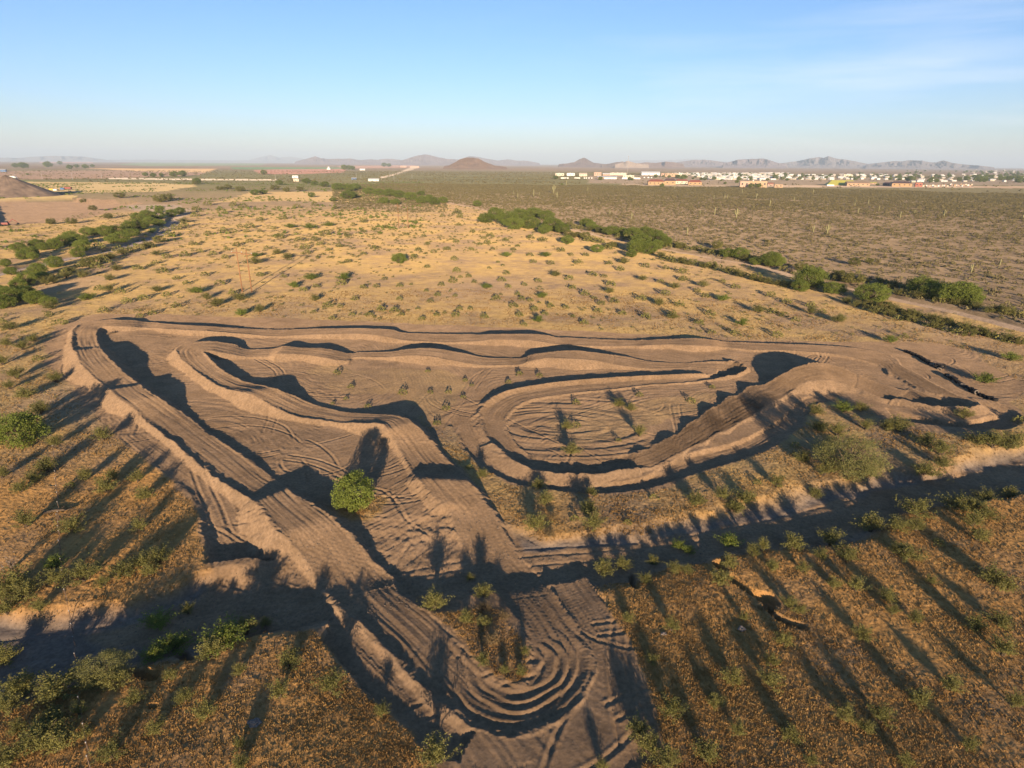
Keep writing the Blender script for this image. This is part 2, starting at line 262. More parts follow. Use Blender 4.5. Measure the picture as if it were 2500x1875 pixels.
def build_raster():
    Z, cut = base_height(GXX, GYY)
    lane = np.zeros(Z.shape, np.float32)          # 1 on the riding line, 0 off it
    spoil = np.zeros(Z.shape, np.float32)         # loose banks beside the lane
    rut = np.zeros(Z.shape, np.float32)
    NZ1 = fbm(GXX / 1.1, GYY / 1.1, 3, 61)
    def stamp(ribs, slope_up, slope_cut, reach, inner=None, road=False):
        q, O = resample(ribs)
        CH = 60
        for c0 in range(0, len(O) - 1, CH):
            c1 = min(c0 + CH + 1, len(O)); part = O[c0:c1]
            e = part[:, :4].reshape(-1, 2); x0, y0 = e.min(0) - reach; x1, y1 = e.max(0) + reach
            i0 = max(int((x0 - GX0) / CELL), 0); i1 = min(int((x1 - GX0) / CELL), len(gx)); j0 = max(int((y0 - GY0) / CELL), 0); j1 = min(int((y1 - GY0) / CELL), len(gy))
            if i1 <= i0 or j1 <= j0: continue
            X = GXX[j0:j1, i0:i1]; Y = GYY[j0:j1, i0:i1]
            best = np.full(X.shape, 1e9); lat = np.zeros(X.shape); idx = np.zeros(X.shape, int); hw = np.zeros(X.shape); ss = np.zeros(X.shape)
            for k in range(len(part) - 1):
                a = part[k]; b = part[k + 1]
                a0, a1 = a[:2], a[2:4]; v = a1 - a0; w = np.hypot(*v); v = v / w; c = (a0 + a1) / 2
                cn = (b[:2] + b[2:4]) / 2; tv = np.array([-v[1], v[0]]); step = (cn - c) @ tv
                if step < 0: tv = -tv; step = -step
                hwk = w / 2; rr = hwk + reach
                ii0 = max(int((c[0] - rr - GX0) / CELL) - i0, 0); ii1 = min(int((c[0] + rr - GX0) / CELL) - i0, X.shape[1])
                jj0 = max(int((c[1] - rr - GY0) / CELL) - j0, 0); jj1 = min(int((c[1] + rr - GY0) / CELL) - j0, X.shape[0])
                if ii1 <= ii0 or jj1 <= jj0: continue
                sl = (slice(jj0, jj1), slice(ii0, ii1))
                dx = X[sl] - c[0]; dy = Y[sl] - c[1]
                al = dx * tv[0] + dy * tv[1]; la = dx * v[0] + dy * v[1]
                m = (np.abs(al) < .3 + .1 * np.abs(la)) & (np.abs(la) < rr)
                met = np.abs(al) + np.maximum(np.abs(la) - hwk, 0) * .5
                m &= met < best[sl]
                best[sl][m] = met[m]; lat[sl][m] = la[m]; idx[sl][m] = k; hw[sl][m] = hwk; ss[sl][m] = q[c0 + k] + al[m]
            ok = best < 1e8
            if not ok.any(): continue
            fr = np.clip((lat / np.maximum(hw, .1) + 1) / 2, 0, 1); h = part[idx, 4] * (1 - fr) + part[idx, 7] * fr; b0 = part[idx, 5]; b1 = part[idx, 6]
            al_ = np.abs(lat); ed = al_ - hw + .35 * NZ1[j0:j1, i0:i1]
            bb = np.where(lat < 0, b0, b1); bb = np.where(bb < .65, bb * .52, bb * .9); h = h * np.where(h > 0, .88, 1.0)
            zc = Z[j0:j1, i0:i1].copy()
            # long parallel ruts from bulldozer and wheels, running with the lane
            r1 = vnoise(lat * 1.7 + 40, ss * .05 + 3, 71) - .5; r2 = vnoise(lat * 3.6 + 9, ss * .13, 72) - .5
            wob = vnoise(lat * .4, ss * .22, 73)
            r3 = vnoise(lat * 5.5 + 19, ss * .16, 74) - .5; rt = (r1 * .06 + r2 * .10 + r3 * .07) * (.3 + 1.0 * wob)
            rt = rt + 0.009 * np.sin(ss * 2 * math.pi / .46) * sstep(.45, .7, vnoise(lat * 1.3 + 7, ss * .04, 75))
            nz1 = NZ1[j0:j1, i0:i1]
            crown = h + rt
            bw = .38 + .16 * np.clip(bb, 0, 1.6)
            inner_reach = np.clip(bb, .1, 2) * 1.7
            # the berm stands at the edge: steep towards the lane's inside, falling away outside
            berm = bb * np.where(ed < 0, np.exp(-(ed / (bw + inner_reach * .35)) ** 2), 1.0) * (1 + .25 * nz1)
            top = h + berm * (ed > -3)
            eo = np.maximum(ed, 0); slp = np.where(lat < 0, slope_up, inner if inner else slope_up); outz = np.maximum(top - eo * slp * (1 + .12 * nz1), .16 * (top - zc) * np.exp(-eo / 2.2) + zc - .03)
            incut = top + np.maximum(ed, 0) * slope_cut
            zin = crown + berm
            zo = np.minimum(np.maximum(zc, outz), incut)
            new = np.where(ed <= 0, zin, zo)
            Z[j0:j1, i0:i1] = np.where(ok, new, zc)
            ln = lane[j0:j1, i0:i1]; v2 = np.where(ok, 1 - sstep(-.5, .1, ed), 0) * (.6 if road else 1); np.maximum(ln, v2, out=ln)
            if road: ln[ok & (ed < 0)] = .6
            spz = spoil[j0:j1, i0:i1]; v3 = np.where(ok & (ed > -.2) & (outz > zc + .06) & (not road), 1, 0); np.maximum(spz, v3, out=spz)
            rt_ = rut[j0:j1, i0:i1]; rt_[ok & (ed <= 0)] = rt[ok & (ed <= 0)]
    for r in ROADS: stamp(r, .7, 1.1, 5, road=True)
    ia = next(i for i, r in enumerate(RIBS) if r[:3] == ('6', 180, 388)); ib = next(i for i, r in enumerate(RIBS) if r[:3] == ('7', 250, 1015))
    stamp(RIBS[:ia + 1], .72, .9, 6.5); stamp(RIBS[ia:ib + 1], .42, .9, 7.5, inner=.85); stamp(RIBS[ib:], .55, .9, 7.0, inner=.85)
    return Z, cut, lane, spoil, rut
ZR, CUT, LANE, SPOIL, RUT = build_raster()

DIRT_OUT = [poly_px('s', [(150, 775), (112, 835), (118, 890), (165, 940), (215, 1000), (290, 1065), (350, 1120), (450, 1200), (478, 1260), (500, 1340), (525, 1395),
    (480, 1440), (300, 1500), (200, 1530), (240, 1560), (400, 1545), (560, 1560), (690, 1550), (775, 1560), (830, 1650), (900, 1715), (1000, 1800), (1080, 1900), (1560, 1900), (1620, 1800), (1605, 1738), (1553, 1596), (1492, 1494), (1439, 1425),
    (1700, 1370), (1900, 1340), (2150, 1270), (2500, 1190), (2500, 1110), (2250, 1165), (2020, 1215), (1850, 1260), (1650, 1300), (1450, 1328), (1280, 1340), (1275, 1320), (1207, 1250), (1160, 1180), (1093, 1122), (1055, 1070), (1030, 1020),
    (1040, 1000), (1110, 1060), (1165, 1140), (1260, 1185), (1400, 1205), (1500, 1205), (1600, 1195), (1720, 1155), (1830, 1120), (1900, 1085), (1960, 1040), (1975, 990), (2010, 975), (2080, 978), (2130, 1000), (2160, 1035), (2240, 1055), (2380, 1065), (2480, 1040), (2500, 1000), (2470, 985),
    (2520, 940), (2440, 905), (2380, 860), (2300, 840), (2050, 835), (1800, 830), (1500, 812), (1200, 797), (900, 785), (600, 775), (420, 768), (250, 765)])]
GRASS_IN = [poly_px('s', p) for p in ([(740, 905), (800, 890), (880, 905), (960, 900), (1080, 905), (1150, 930), (1130, 960), (1090, 1000), (1075, 1060), (1050, 1040), (1020, 990), (960, 960), (860, 960), (800, 945)],
    [(1400, 1000), (1500, 985), (1600, 975), (1720, 960), (1760, 960), (1700, 1000), (1620, 1030), (1540, 1060), (1440, 1085), (1350, 1075), (1340, 1030)],
    [(820, 1245), (845, 1275), (900, 1270), (938, 1250), (935, 1215), (830, 1210)],
    [(1040, 1485), (1075, 1490), (1170, 1480), (1215, 1500), (1260, 1560), (1290, 1610), (1290, 1660), (1250, 1672), (1210, 1660), (1160, 1600), (1100, 1540)],
    [(1970, 985), (2040, 990), (2105, 1000), (2120, 1020), (2060, 1030), (1985, 1015)],
    [(690, 1545), (775, 1555), (700, 1560)])]
dm = np.zeros(GXX.shape, bool)
_wx = GXX + 1.3 * fbm(GXX / 4, GYY / 4, 3, 81); _wy = GYY + 1.3 * fbm(GXX / 4, GYY / 4, 3, 91)
for p in DIRT_OUT: dm |= inside(p, _wx, _wy)
gm = np.zeros(GXX.shape, bool)
for p in GRASS_IN[2:]: gm |= inside(p, _wx, _wy)
gm2 = inside(GRASS_IN[0], _wx, _wy) | inside(GRASS_IN[1], _wx, _wy)
dirt = np.where(dm, 1.0, 0.0); dirt[gm] = .25; dirt[gm2] = .66
dirt = np.maximum(dirt, np.maximum(LANE > .3, SPOIL > .5))
CLS = np.zeros(GXX.shape, np.int8)               # 0 ground, 1 race track, 2 dirt road, 3 wash bed
CLS[(dirt > .5)] = 2
CLS[(LANE > .7)] = 1
CLS[(SPOIL > .5)] = 1
CLS[(CUT > .6) & (LANE < .3)] = 3
def blur(a, n):
    for _ in range(n):
        a = (a + np.roll(a, 1, 0) + np.roll(a, -1, 0)) / 3
        a = (a + np.roll(a, 1, 1) + np.roll(a, -1, 1)) / 3
    return a
DIRT = blur(dirt.astype(np.float32), 2)
# bulldozer passes over the graded ground: direction follows the nearest lane loosely, so use two crossing families
_g = fbm(GXX / 55, GYY / 55, 2, 101) * 1.5 + .5
_r = (vnoise((GXX * np.cos(_g) + GYY * np.sin(_g)) * .22, (GYY * np.cos(_g) - GXX * np.sin(_g)) * 1.9, 111) - .5)
_r += .7 * (vnoise((GXX * np.cos(_g * .6 + 1)) * .2 + GYY * .1, (GYY * np.cos(_g * .6 + 1) - GXX * np.sin(_g * .6 + 1)) * 2.3, 112) - .5)
ZR += _r * .08 * DIRT * (1 - np.clip(LANE, 0, 1)) * (.4 + .9 * (fbm(GXX / 9, GYY / 9, 2, 120) > -.1)) * (1 - .7 * SPOIL)
ZR += .035 * fbm(GXX / .9, GYY / .9, 3, 131) * (1 - .75 * DIRT)
# concentric passes inside the oval
_bk = np.clip(CUT * (1 - CUT) * 4, 0, 1) * (LANE < .2)
ZR += _bk * (.30 * fbm(GXX / 2.3, GYY / 2.3, 4, 161) + .12 * fbm(GXX / .7, GYY / .7, 2, 162))
ZR += (CUT > .9) * (.05 * fbm(GXX / .8, GYY / .8, 3, 163) + .10 * fbm(GXX / 3.1, GYY / 3.1, 3, 164)) * (LANE < .2)
_wd, _wp = dist_line(WXY, GXX, GYY, 12)
for _o in (.9, 2.3): ZR -= .09 * np.exp(-((_wd - _o + .5 * fbm(GXX / 15, GYY / 15, 2, 165)) / .22) ** 2) * (CUT > .9) * (LANE < .2)
oc = tat('5', 1400, 740, 0)[:2]
_th = np.hypot((GXX - oc[0]) * .55, (GYY - oc[1])); _ov = (1 - sstep(12, 18, _th)) * DIRT * (LANE < .2)
ZR += .26 * (vnoise(_th * 1.6, np.arctan2(GYY - oc[1], GXX - oc[0]) * 1.3, 141) - .5) * _ov
# single machine and bike tracks wandering over the graded earth
def wander():
    rw = np.random.default_rng(404)
    boxes = [('5', 100, 420, 900, 640), ('4', 1250, 700, 1900, 1000), ('4', 900, 200, 1500, 280), ('5', 300, 900, 600, 1250), ('5', 1250, 560, 2150, 880), ('7', 100, 100, 1700, 700), ('4', 350, 300, 900, 900), ('a', 1250, 0, 1600, 400), ('6', 600, 280, 1300, 330), ('b', 1500, 500, 1900, 1400)]
    for n in range(95):
        t, x0, y0, x1, y1 = boxes[n % len(boxes)]
        p = tat(t, rw.uniform(x0, x1), rw.uniform(y0, y1), 0)[:2]; a = rw.uniform(0, 6.28); k = rw.normal() * .06; L_ = rw.uniform(8, 34); P = [p.copy()]
        for _ in range(int(L_ / 1.2)): a += k * 1.2 + rw.normal() * .03; p = p + 1.2 * np.array([math.cos(a), math.sin(a)]); P.append(p.copy())
        P = np.array(P); x_0, y_0 = P.min(0) - 2; x_1, y_1 = P.max(0) + 2
        i0 = max(int((x_0 - GX0) / CELL), 0); i1 = min(int((x_1 - GX0) / CELL), len(gx)); j0 = max(int((y_0 - GY0) / CELL), 0); j1 = min(int((y_1 - GY0) / CELL), len(gy))
        if i1 <= i0 or j1 <= j0: continue
        sl = (slice(j0, j1), slice(i0, i1)); d, _p = dist_line(P, GXX[sl], GYY[sl], 1.6); w = rw.choice([.0, .85]); m = DIRT[sl] * (LANE[sl] < .8) * (_p > .2) * (_p < len(P) - 1.2)
        e = np.abs(d - w); ZR[sl] += m * (-.075 * np.exp(-(e / .2) ** 2) + .045 * np.exp(-((e - .38) / .16) ** 2))
wander()
# deep ruts round the near hairpin and the rhythm section
def blur_(a):
    for _ in range(2): a = (a + np.roll(a, 1, 0) + np.roll(a, -1, 0)) / 3; a = (a + np.roll(a, 1, 1) + np.roll(a, -1, 1)) / 3
    return a
hp = tat('b', 1150, 870, .2)[:2]
_hr = np.hypot(GXX - hp[0], GYY - hp[1]); _ha = np.arctan2(GYY - hp[1], GXX - hp[0])
_hm = blur_((LANE > .6) * (GYY < hp[1] + 9) * 1.0) * (1 - sstep(12.5, 15.5, _hr)) * (1 - sstep(.0, 3.5, (hp[0] - GXX) * .62 + (GYY - hp[1]) * .78 - 5.0) * (GXX < hp[0]))
_hq = _hr + .35 * fbm(GXX / 5, GYY / 5, 2, 152)
_hq = _hq + .5 * fbm(_ha * 1.4, _hr * .5, 2, 154)
_hw = np.mod(_hq / 1.15 + .35 * np.sin(_ha), 1.0)
ZR += _hm * .17 * (np.where(_hw < .72, _hw / .72, (1 - _hw) / .28) - .4) * (1 - sstep(.1, .9, np.sin(_ha))) * (.5 + vnoise(_hq * .8, _ha * 2, 153))
RES = {'z': ZR.astype(np.float32), 'dirt': DIRT, 'lane': blur(LANE, 1), 'spoil': blur(SPOIL, 1), 'cut': CUT.astype(np.float32)}
def samp(name, X, Y):
    a = RES[name]
    fx = np.clip((X - GX0) / CELL, 0, a.shape[1] - 1.001); fy = np.clip((Y - GY0) / CELL, 0, a.shape[0] - 1.001)
    i = fx.astype(int); j = fy.astype(int); fx = fx - i; fy = fy - j
    return (a[j, i] * (1 - fx) + a[j, i + 1] * fx) * (1 - fy) + (a[j + 1, i] * (1 - fx) + a[j + 1, i + 1] * fx) * fy
def in_raster(X, Y, m=0.0):
    return (X > GX0 + m) & (X < GX1 - m) & (Y > GY0 + m) & (Y < GY1 - m)
def fade_raster(X, Y):
    return sstep(0, 6, np.minimum(np.minimum(X - GX0, GX1 - X), np.minimum(Y - GY0, GY1 - Y)))

# ------------------------------------------------------------------ far ground: height and colour
ROAD_R = np.array([tp('2', x, y) for x, y in [(640, 300), (720, 330), (950, 378), (1150, 420), (1320, 455), (1450, 490), (1700, 545), (2000, 605), (2212, 645)]] +
                  [tp('3', x, y) for x, y in [(350, 665), (600, 705), (850, 775), (1200, 850), (1500, 925), (1800, 985), (2212, 1090), (2500, 1160)]])
ROAD_RXY = np.array([at(u, v, -.3)[:2] for u, v in ROAD_R])
WASH_L = np.array([tat('1', x, y, -.5)[:2] for x, y in [(1060, 425), (1010, 470), (950, 520), (700, 610), (450, 655), (250, 700), (0, 755), (-400, 850)]])
def far_extra(X, Y):
    dz = np.zeros(X.shape)
    d, p = dist_line(ROAD_RXY, X, Y, 30)
    w = 3.2 + .9 * fbm(X / 9, Y / 9, 2, 7)
    dz -= .8 * (1 - sstep(0, 1, (d - w) / 1.6))
    dz += .55 * np.exp(-((d - w - 3.5) / 1.8) ** 2) * (fbm(X / 6, Y / 6, 3, 8) + .3)
    d2, p2 = dist_line(WASH_L, X, Y, 40)
    w2 = 4.5 + 1.5 * fbm(X / 12, Y / 12, 2, 17)
    dz -= 1.6 * (1 - sstep(0, 1, (d2 - w2) / 2.5))
    return dz, d, w, d2, w2
PIT = poly_px('1', [(-100, 318), (200, 312), (430, 308), (560, 325), (740, 322), (820, 330), (760, 352), (650, 380), (500, 405), (380, 430), (250, 452), (100, 470), (-100, 490)], -1)
def height(X, Y):
    X = np.asarray(X, float); Y = np.asarray(Y, float)
    r = np.hypot(X, Y)
    z = np.zeros(X.shape)
    near = (r < 1500)
    if near.any():
        x = X[near]; y = Y[near]
        zb, cut = base_height(x, y)
        ex, *_ = far_extra(x, y)
        zb = zb + ex + .7 * fbm(x / 120, y / 120, 2, 201) * sstep(250, 600, np.hypot(x, y)) + .05 * fbm(x / .8, y / .8, 2, 202)
        pit = inside(PIT, x, y); zb = zb - pit * (4 + 1.0 * fbm(x / 30, y / 9, 3, 211))
        zb = zb * (1 - sstep(1200, 1500, np.hypot(x, y)))
        ir = in_raster(x, y)
        f = np.where(ir, fade_raster(x, y), 0)
        zz = zb.copy()
        if ir.any():
            zr = samp('z', x[ir], y[ir]); zz[ir] = zb[ir] * (1 - f[ir]) + (zr + ex[ir]) * f[ir]
        z[near] = zz
    return z
def height1(x, y): return float(height(np.array([x]), np.array([y]))[0])

G_GOLD = np.array([.44, .262, .10]); G_SOIL = np.array([.235, .165, .105]); G_TRACK = np.array([.25, .166, .10]); G_SPOIL = np.array([.24, .162, .10])
G_WASH = np.array([.165, .14, .125]); G_PLAIN = np.array([.205, .15, .095]); G_FARVEG = np.array([.125, .115, .055])
FIELDS = [  # tile, polygon, colour
 ('1', [(-300, 140), (700, 137), (1280, 130), (1200, 165), (700, 185), (-300, 197)], (.24, .165, .12)),
 ('1', [(500, 125), (1300, 128), (1240, 150), (900, 145)], (.42, .28, .15)),
 ('1', [(1520, 135), (1800, 128), (2080, 128), (2060, 150), (1800, 160), (1560, 160)], (.30, .16, .12)),
 ('1', [(2020, 112), (2500, 105), (2500, 120), (2060, 126)], (.31, .19, .14)),
 ('1', [(-300, 200), (240, 200), (100, 208), (-300, 210)], (.14, .16, .07)),
 ('1', [(60, 205), (900, 212), (1200, 225), (1000, 262), (560, 272), (200, 262)], (.36, .27, .14)),
 ('1', [(650, 182), (1000, 186), (1640, 191), (1640, 199), (1000, 195), (650, 189)], (.50, .42, .33)),
 ('1', [(850, 88), (1600, 96), (1560, 108), (900, 112), (700, 104)], (.16, .19, .11)),
 ('1', [(1380, 118), (2080, 120), (2080, 128), (1560, 132), (1400, 130)], (.11, .17, .09)),
 ('1', [(230, 78), (560, 80), (560, 92), (240, 92)], (.36, .19, .15)),
 ('1', [(-300, 318), (430, 305), (800, 322), (840, 335), (740, 365), (560, 420), (300, 450), (-300, 492)], (.25, .17, .11)),
 ('1', [(-300, 300), (420, 282), (440, 300), (-300, 318)], (.36, .27, .13)),
 ('1', [(760, 345), (1000, 340), (1130, 372), (1060, 430), (900, 400), (780, 370)], (.26, .20, .15)),
 ('1', [(1500, 268), (2300, 262), (2250, 330), (1700, 320), (1300, 330)], (.34, .24, .12)),
 ('2', [(500, 118), (560, 118), (420, 160), (330, 185), (300, 180), (420, 152)], (.38, .31, .24)),
 ('3', [(650, 225), (1000, 228), (2300, 232), (2300, 243), (1000, 240), (640, 238)], (.36, .27, .20)),
 ('3', [(-200, 218), (640, 226), (640, 238), (300, 236), (-200, 232)], (.27, .21, .15)),
 ('3', [(-400, 166), (500, 170), (2300, 190), (2300, 228), (640, 226), (-400, 214)], (.21, .165, .12)),
 ('3', [(1900, 230), (2300, 235), (2300, 262), (2060, 258)], (.33, .24, .17)),
 ('3', [(1000, 238), (2300, 246), (2300, 300), (1500, 296), (900, 262)], (.15, .13, .07)),
 ('3', [(735, 345), (780, 347), (1040, 415), (1010, 416)], (.28, .21, .14)),
 ('3', [(1060, 308), (2300, 345), (2300, 349), (1060, 312)], (.31, .24, .17)),
]
FIELD_W = [(poly_px(t, p, 0), np.array(c)) for t, p, c in FIELDS]
GRADED_R = poly_px('s', [(2130, 832), (2300, 822), (2420, 812), (2560, 850), (2560, 1010), (2480, 985), (2420, 890), (2330, 850)], 0)
def ground_attr(X, Y):
    n = X.shape[0]
    r = np.hypot(X, Y); az = np.arctan2(X, Y)
    col = np.tile(G_SOIL, (n, 1))
    bump = np.ones(n) * .5
    n1 = fbm(X / 14, Y / 14, 4, 301); n2 = fbm(X / 3.1, Y / 3.1, 4, 302); n3 = fbm(X / 60, Y / 60, 3, 303)
    dr, pr = dist_line(ROAD_RXY, X, Y, 3000)
    # side of the right-hand road: which points lie on the desert plain
    ra = np.arctan2(ROAD_RXY[:, 0], ROAD_RXY[:, 1]); rr = np.hypot(ROAD_RXY[:, 0], ROAD_RXY[:, 1])
    o = np.argsort(ra)
    plain = np.where(az > ra.min(), sstep(-3, 3, r - np.interp(az, ra[o], rr[o])), sstep(560, 760, r + 90 * fbm(X / 90, Y / 90, 3, 309)))
    g = np.clip(.62 + .9 * n1 + .5 * n2, 0, 1)
    ns = near_side(X, Y)
    nearf = np.maximum(sstep(-30, 10, ns), sstep(-75, -35, ns) * (X < -20))
    g = np.clip(g + .25 * nearf, 0, 1)
    gold = G_GOLD * (1 - nearf[:, None] * np.array([.04, .10, .16]))
    gold = gold * nearf[:, None] + np.array([.385, .262, .108]) * (1 - nearf[:, None])
    col = G_SOIL * (1 - g[:, None]) + gold * g[:, None]
    # pale grey crusted patches on the open flat
    pat = sstep(.25, .6, n3 + .35 * n1)[:, None] * (1 - nearf[:, None])
    col = col * (1 - .6 * pat) + np.array([.27, .19, .135]) * .6 * pat
    pl = G_PLAIN * (1 + .25 * n1[:, None] + .15 * n2[:, None])
    fv = sstep(700, 1500, r)[:, None]
    pl = pl * (1 - fv) + (G_FARVEG * (1 + .25 * fbm(X / 220, Y / 90, 4, 306))[:, None]) * fv
    bd = sstep(2600, 5200, r)[:, None]; pl = pl * (1 - bd) + np.array([.17, .125, .085]) * (1 + .3 * fbm(X / 900, Y / 500, 4, 307))[:, None] * bd
    plw = plain[:, None]
    col = col * (1 - plw) + pl * plw
    k = (1 - sstep(-.4, .6, dr - 3.0 - .9 * n1))[:, None] * (r < 900)[:, None]
    col = col * (1 - k) + np.array([.29, .215, .155]) * k
    d2, p2 = dist_line(WASH_L, X, Y, 60)
    k = (1 - sstep(-.5, .8, d2 - 5 - 1.5 * n1))[:, None]
    col = col * (1 - k) + np.array([.25, .20, .18]) * k
    jit = fbm(X / 40, Y / 40, 3, 305) * np.clip(r / 60, 1, 14); far = r > 220
    for P, c in FIELD_W:
        m = inside(P, X + jit, Y + jit * .6) & far
        col[m] = c * (1 + .12 * n1[m, None] + .12 * n2[m, None])
    m = inside(GRADED_R, X + 3 * n1, Y + 3 * n2)
    col[m] = col[m] * .45 + G_TRACK * .62
    gd = np.zeros(n)
    ir = in_raster(X, Y)
    if ir.any():
        d = samp('dirt', X[ir], Y[ir]) * fade_raster(X[ir], Y[ir]); s = samp('spoil', X[ir], Y[ir]); l = samp('lane', X[ir], Y[ir]); c = samp('cut', X[ir], Y[ir])
        x = X[ir]; y = Y[ir]
        tr = G_TRACK * (1 + .20 * n1[ir, None] + .16 * n2[ir, None]) * (1 - .08 * l[:, None])
        sp_ = G_SPOIL * (1 + .08 * n2[ir, None])
        tr = tr * (1 - s[:, None]) + sp_ * s[:, None]
        # freshly watered, darker earth on the rhythm section and parts of the lanes
        wet = np.zeros(len(x)); wp = tat('6', 330, 720, .5)[:2]; q = ((x - wp[0]) * .75 + (y - wp[1]) * .66); q2 = (-(x - wp[0]) * .66 + (y - wp[1]) * .75)
        wet = np.clip(1.3 * np.exp(-(q / 20) ** 4 - (q2 / 6) ** 4), 0, 1) * l
        wj = tat('6', 900, 420, 2)[:2]; wet = np.maximum(wet, .55 * l * (np.hypot(x - wj[0] - 8, (y - wj[1]) * 1.4) < 26) * (.6 + .8 * vnoise(x / 3, y / 3, 310)))
        tr = tr * (1 - .62 * wet[:, None] * (.7 + .6 * n2[ir, None])) * np.array([1, 1, 1])
        cc = col[ir]
        wc = G_WASH * (1 + .2 * n2[ir, None])
        cc = cc * (1 - c[:, None] * .85) + wc * c[:, None] * .85
        cc = cc * (1 - d[:, None]) + tr * d[:, None]
        col[ir] = cc; gd[ir] = np.clip(d + .8 * c, 0, 1)
    # grassy = strong clumpy micro relief
    grass = np.clip((1 - gd) * (1 - plain * .6), 0, 1)
    return np.clip(col, .01, .9), grass

# ------------------------------------------------------------------ node materials
def new_mat(name):
    m = bpy.data.materials.new(name); m.use_nodes = True
    b = m.node_tree.nodes['Principled BSDF']; b.inputs['Roughness'].default_value = .9
    b.inputs['Specular IOR Level'].default_value = .15
    return m, m.node_tree, b
def noise_mat(name, c1, c2, scale=3.0, rough=.85, bump=.1, spec=.2, detail=4, metal=0.0, coord='Object', diff=0.0):
    m, t, b = new_mat(name); N = t.nodes
    tc = N.new('ShaderNodeTexCoord'); nz = N.new('ShaderNodeTexNoise'); nz.inputs['Scale'].default_value = scale; nz.inputs['Detail'].default_value = detail
    r = N.new('ShaderNodeValToRGB'); r.color_ramp.elements[0].position = .3; r.color_ramp.elements[1].position = .7
    r.color_ramp.elements[0].color = (*c1, 1); r.color_ramp.elements[1].color = (*c2, 1)
    bp = N.new('ShaderNodeBump'); bp.inputs['Strength'].default_value = bump; bp.inputs['Distance'].default_value = .05
    t.links.new(tc.outputs[coord], nz.inputs[0]); t.links.new(nz.outputs[0], r.inputs[0]); t.links.new(r.outputs[0], b.inputs['Base Color'])
    t.links.new(nz.outputs[0], bp.inputs['Height']); t.links.new(bp.outputs[0], b.inputs['Normal'])
    b.inputs['Roughness'].default_value = rough; b.inputs['Specular IOR Level'].default_value = spec; b.inputs['Metallic'].default_value = metal
    b.inputs['Diffuse Roughness'].default_value = diff
    return m
def ground_mat():
    m, t, b = new_mat('desert_ground'); N = t.nodes; L = t.links.new
    a = N.new('ShaderNodeAttribute'); a.attribute_name = 'earth'
    g = N.new('ShaderNodeAttribute'); g.attribute_name = 'grassy'
    tc = N.new('ShaderNodeTexCoord')
    n1 = N.new('ShaderNodeTexNoise'); n1.inputs['Scale'].default_value = 2.3; n1.inputs['Detail'].default_value = 6; n1.inputs['Roughness'].default_value = .65
    n2 = N.new('ShaderNodeTexNoise'); n2.inputs['Scale'].default_value = .35; n2.inputs['Detail'].default_value = 5
    L(tc.outputs['Object'], n1.inputs[0]); L(tc.outputs['Object'], n2.inputs[0])
    r1 = N.new('ShaderNodeMapRange'); r1.inputs[1].default_value = .3; r1.inputs[2].default_value = .7; r1.inputs[3].default_value = .72; r1.inputs[4].default_value = 1.25
    r2 = N.new('ShaderNodeMapRange'); r2.inputs[1].default_value = .3; r2.inputs[2].default_value = .7; r2.inputs[3].default_value = .88; r2.inputs[4].default_value = 1.12
    L(n1.outputs[0], r1.inputs[0]); L(n2.outputs[0], r2.inputs[0])
    mu = N.new('ShaderNodeMath'); mu.operation = 'MULTIPLY'; L(r1.outputs[0], mu.inputs[0]); L(r2.outputs[0], mu.inputs[1])
    vm = N.new('ShaderNodeVectorMath'); vm.operation = 'SCALE'; L(a.outputs['Color'], vm.inputs[0]); L(mu.outputs[0], vm.inputs['Scale'])
    L(vm.outputs[0], b.inputs['Base Color'])
    st = N.new('ShaderNodeMapRange'); st.inputs[3].default_value = .35; st.inputs[4].default_value = 1.0; L(g.outputs['Fac'], st.inputs[0])
    bp = N.new('ShaderNodeBump'); bp.inputs['Distance'].default_value = .12; L(st.outputs[0], bp.inputs['Strength']); L(n1.outputs[0], bp.inputs['Height'])
    L(bp.outputs[0], b.inputs['Normal'])
    b.inputs['Roughness'].default_value = 1.0; b.inputs['Diffuse Roughness'].default_value = 1.0; b.inputs['Specular IOR Level'].default_value = .05
    return m
M_GROUND = ground_mat()

def mesh_from(name, verts, faces=None, quads=None, mats=(), smooth=True, parent=None, cols=None, colname='earth'):
    me = bpy.data.meshes.new(name)
    verts = np.asarray(verts, np.float32)
    if quads is not None:
        q = np.asarray(quads, np.int32); k = q.shape[1]
        me.vertices.add(len(verts)); me.vertices.foreach_set('co', verts.ravel())
        me.loops.add(q.size); me.loops.foreach_set('vertex_index', q.ravel())
        me.polygons.add(len(q)); me.polygons.foreach_set('loop_start', np.arange(0, q.size, k, dtype=np.int32))
        me.polygons.foreach_set('loop_total', np.full(len(q), k, np.int32))
    else:
        me.from_pydata([tuple(map(float, v)) for v in verts], [], faces)
    me.update(calc_edges=True)
    me.polygons.foreach_set('use_smooth', np.full(len(me.polygons), smooth))
    if cols is not None:
        at_ = me.color_attributes.new(colname, 'FLOAT_COLOR', 'POINT'); at_.data.foreach_set('color', np.c_[cols, np.ones(len(cols))].astype(np.float32).ravel())
    for m in mats: me.materials.append(m)
    o = bpy.data.objects.new(name, me); C.objects.link(o)
    if parent: o.parent = parent
    return o
def tag(o, label=None, cat=None, group=None, kind=None):
    if label: o['label'] = label
    if cat: o['category'] = cat
    if group: o['group'] = group
    if kind: o['kind'] = kind
    return o

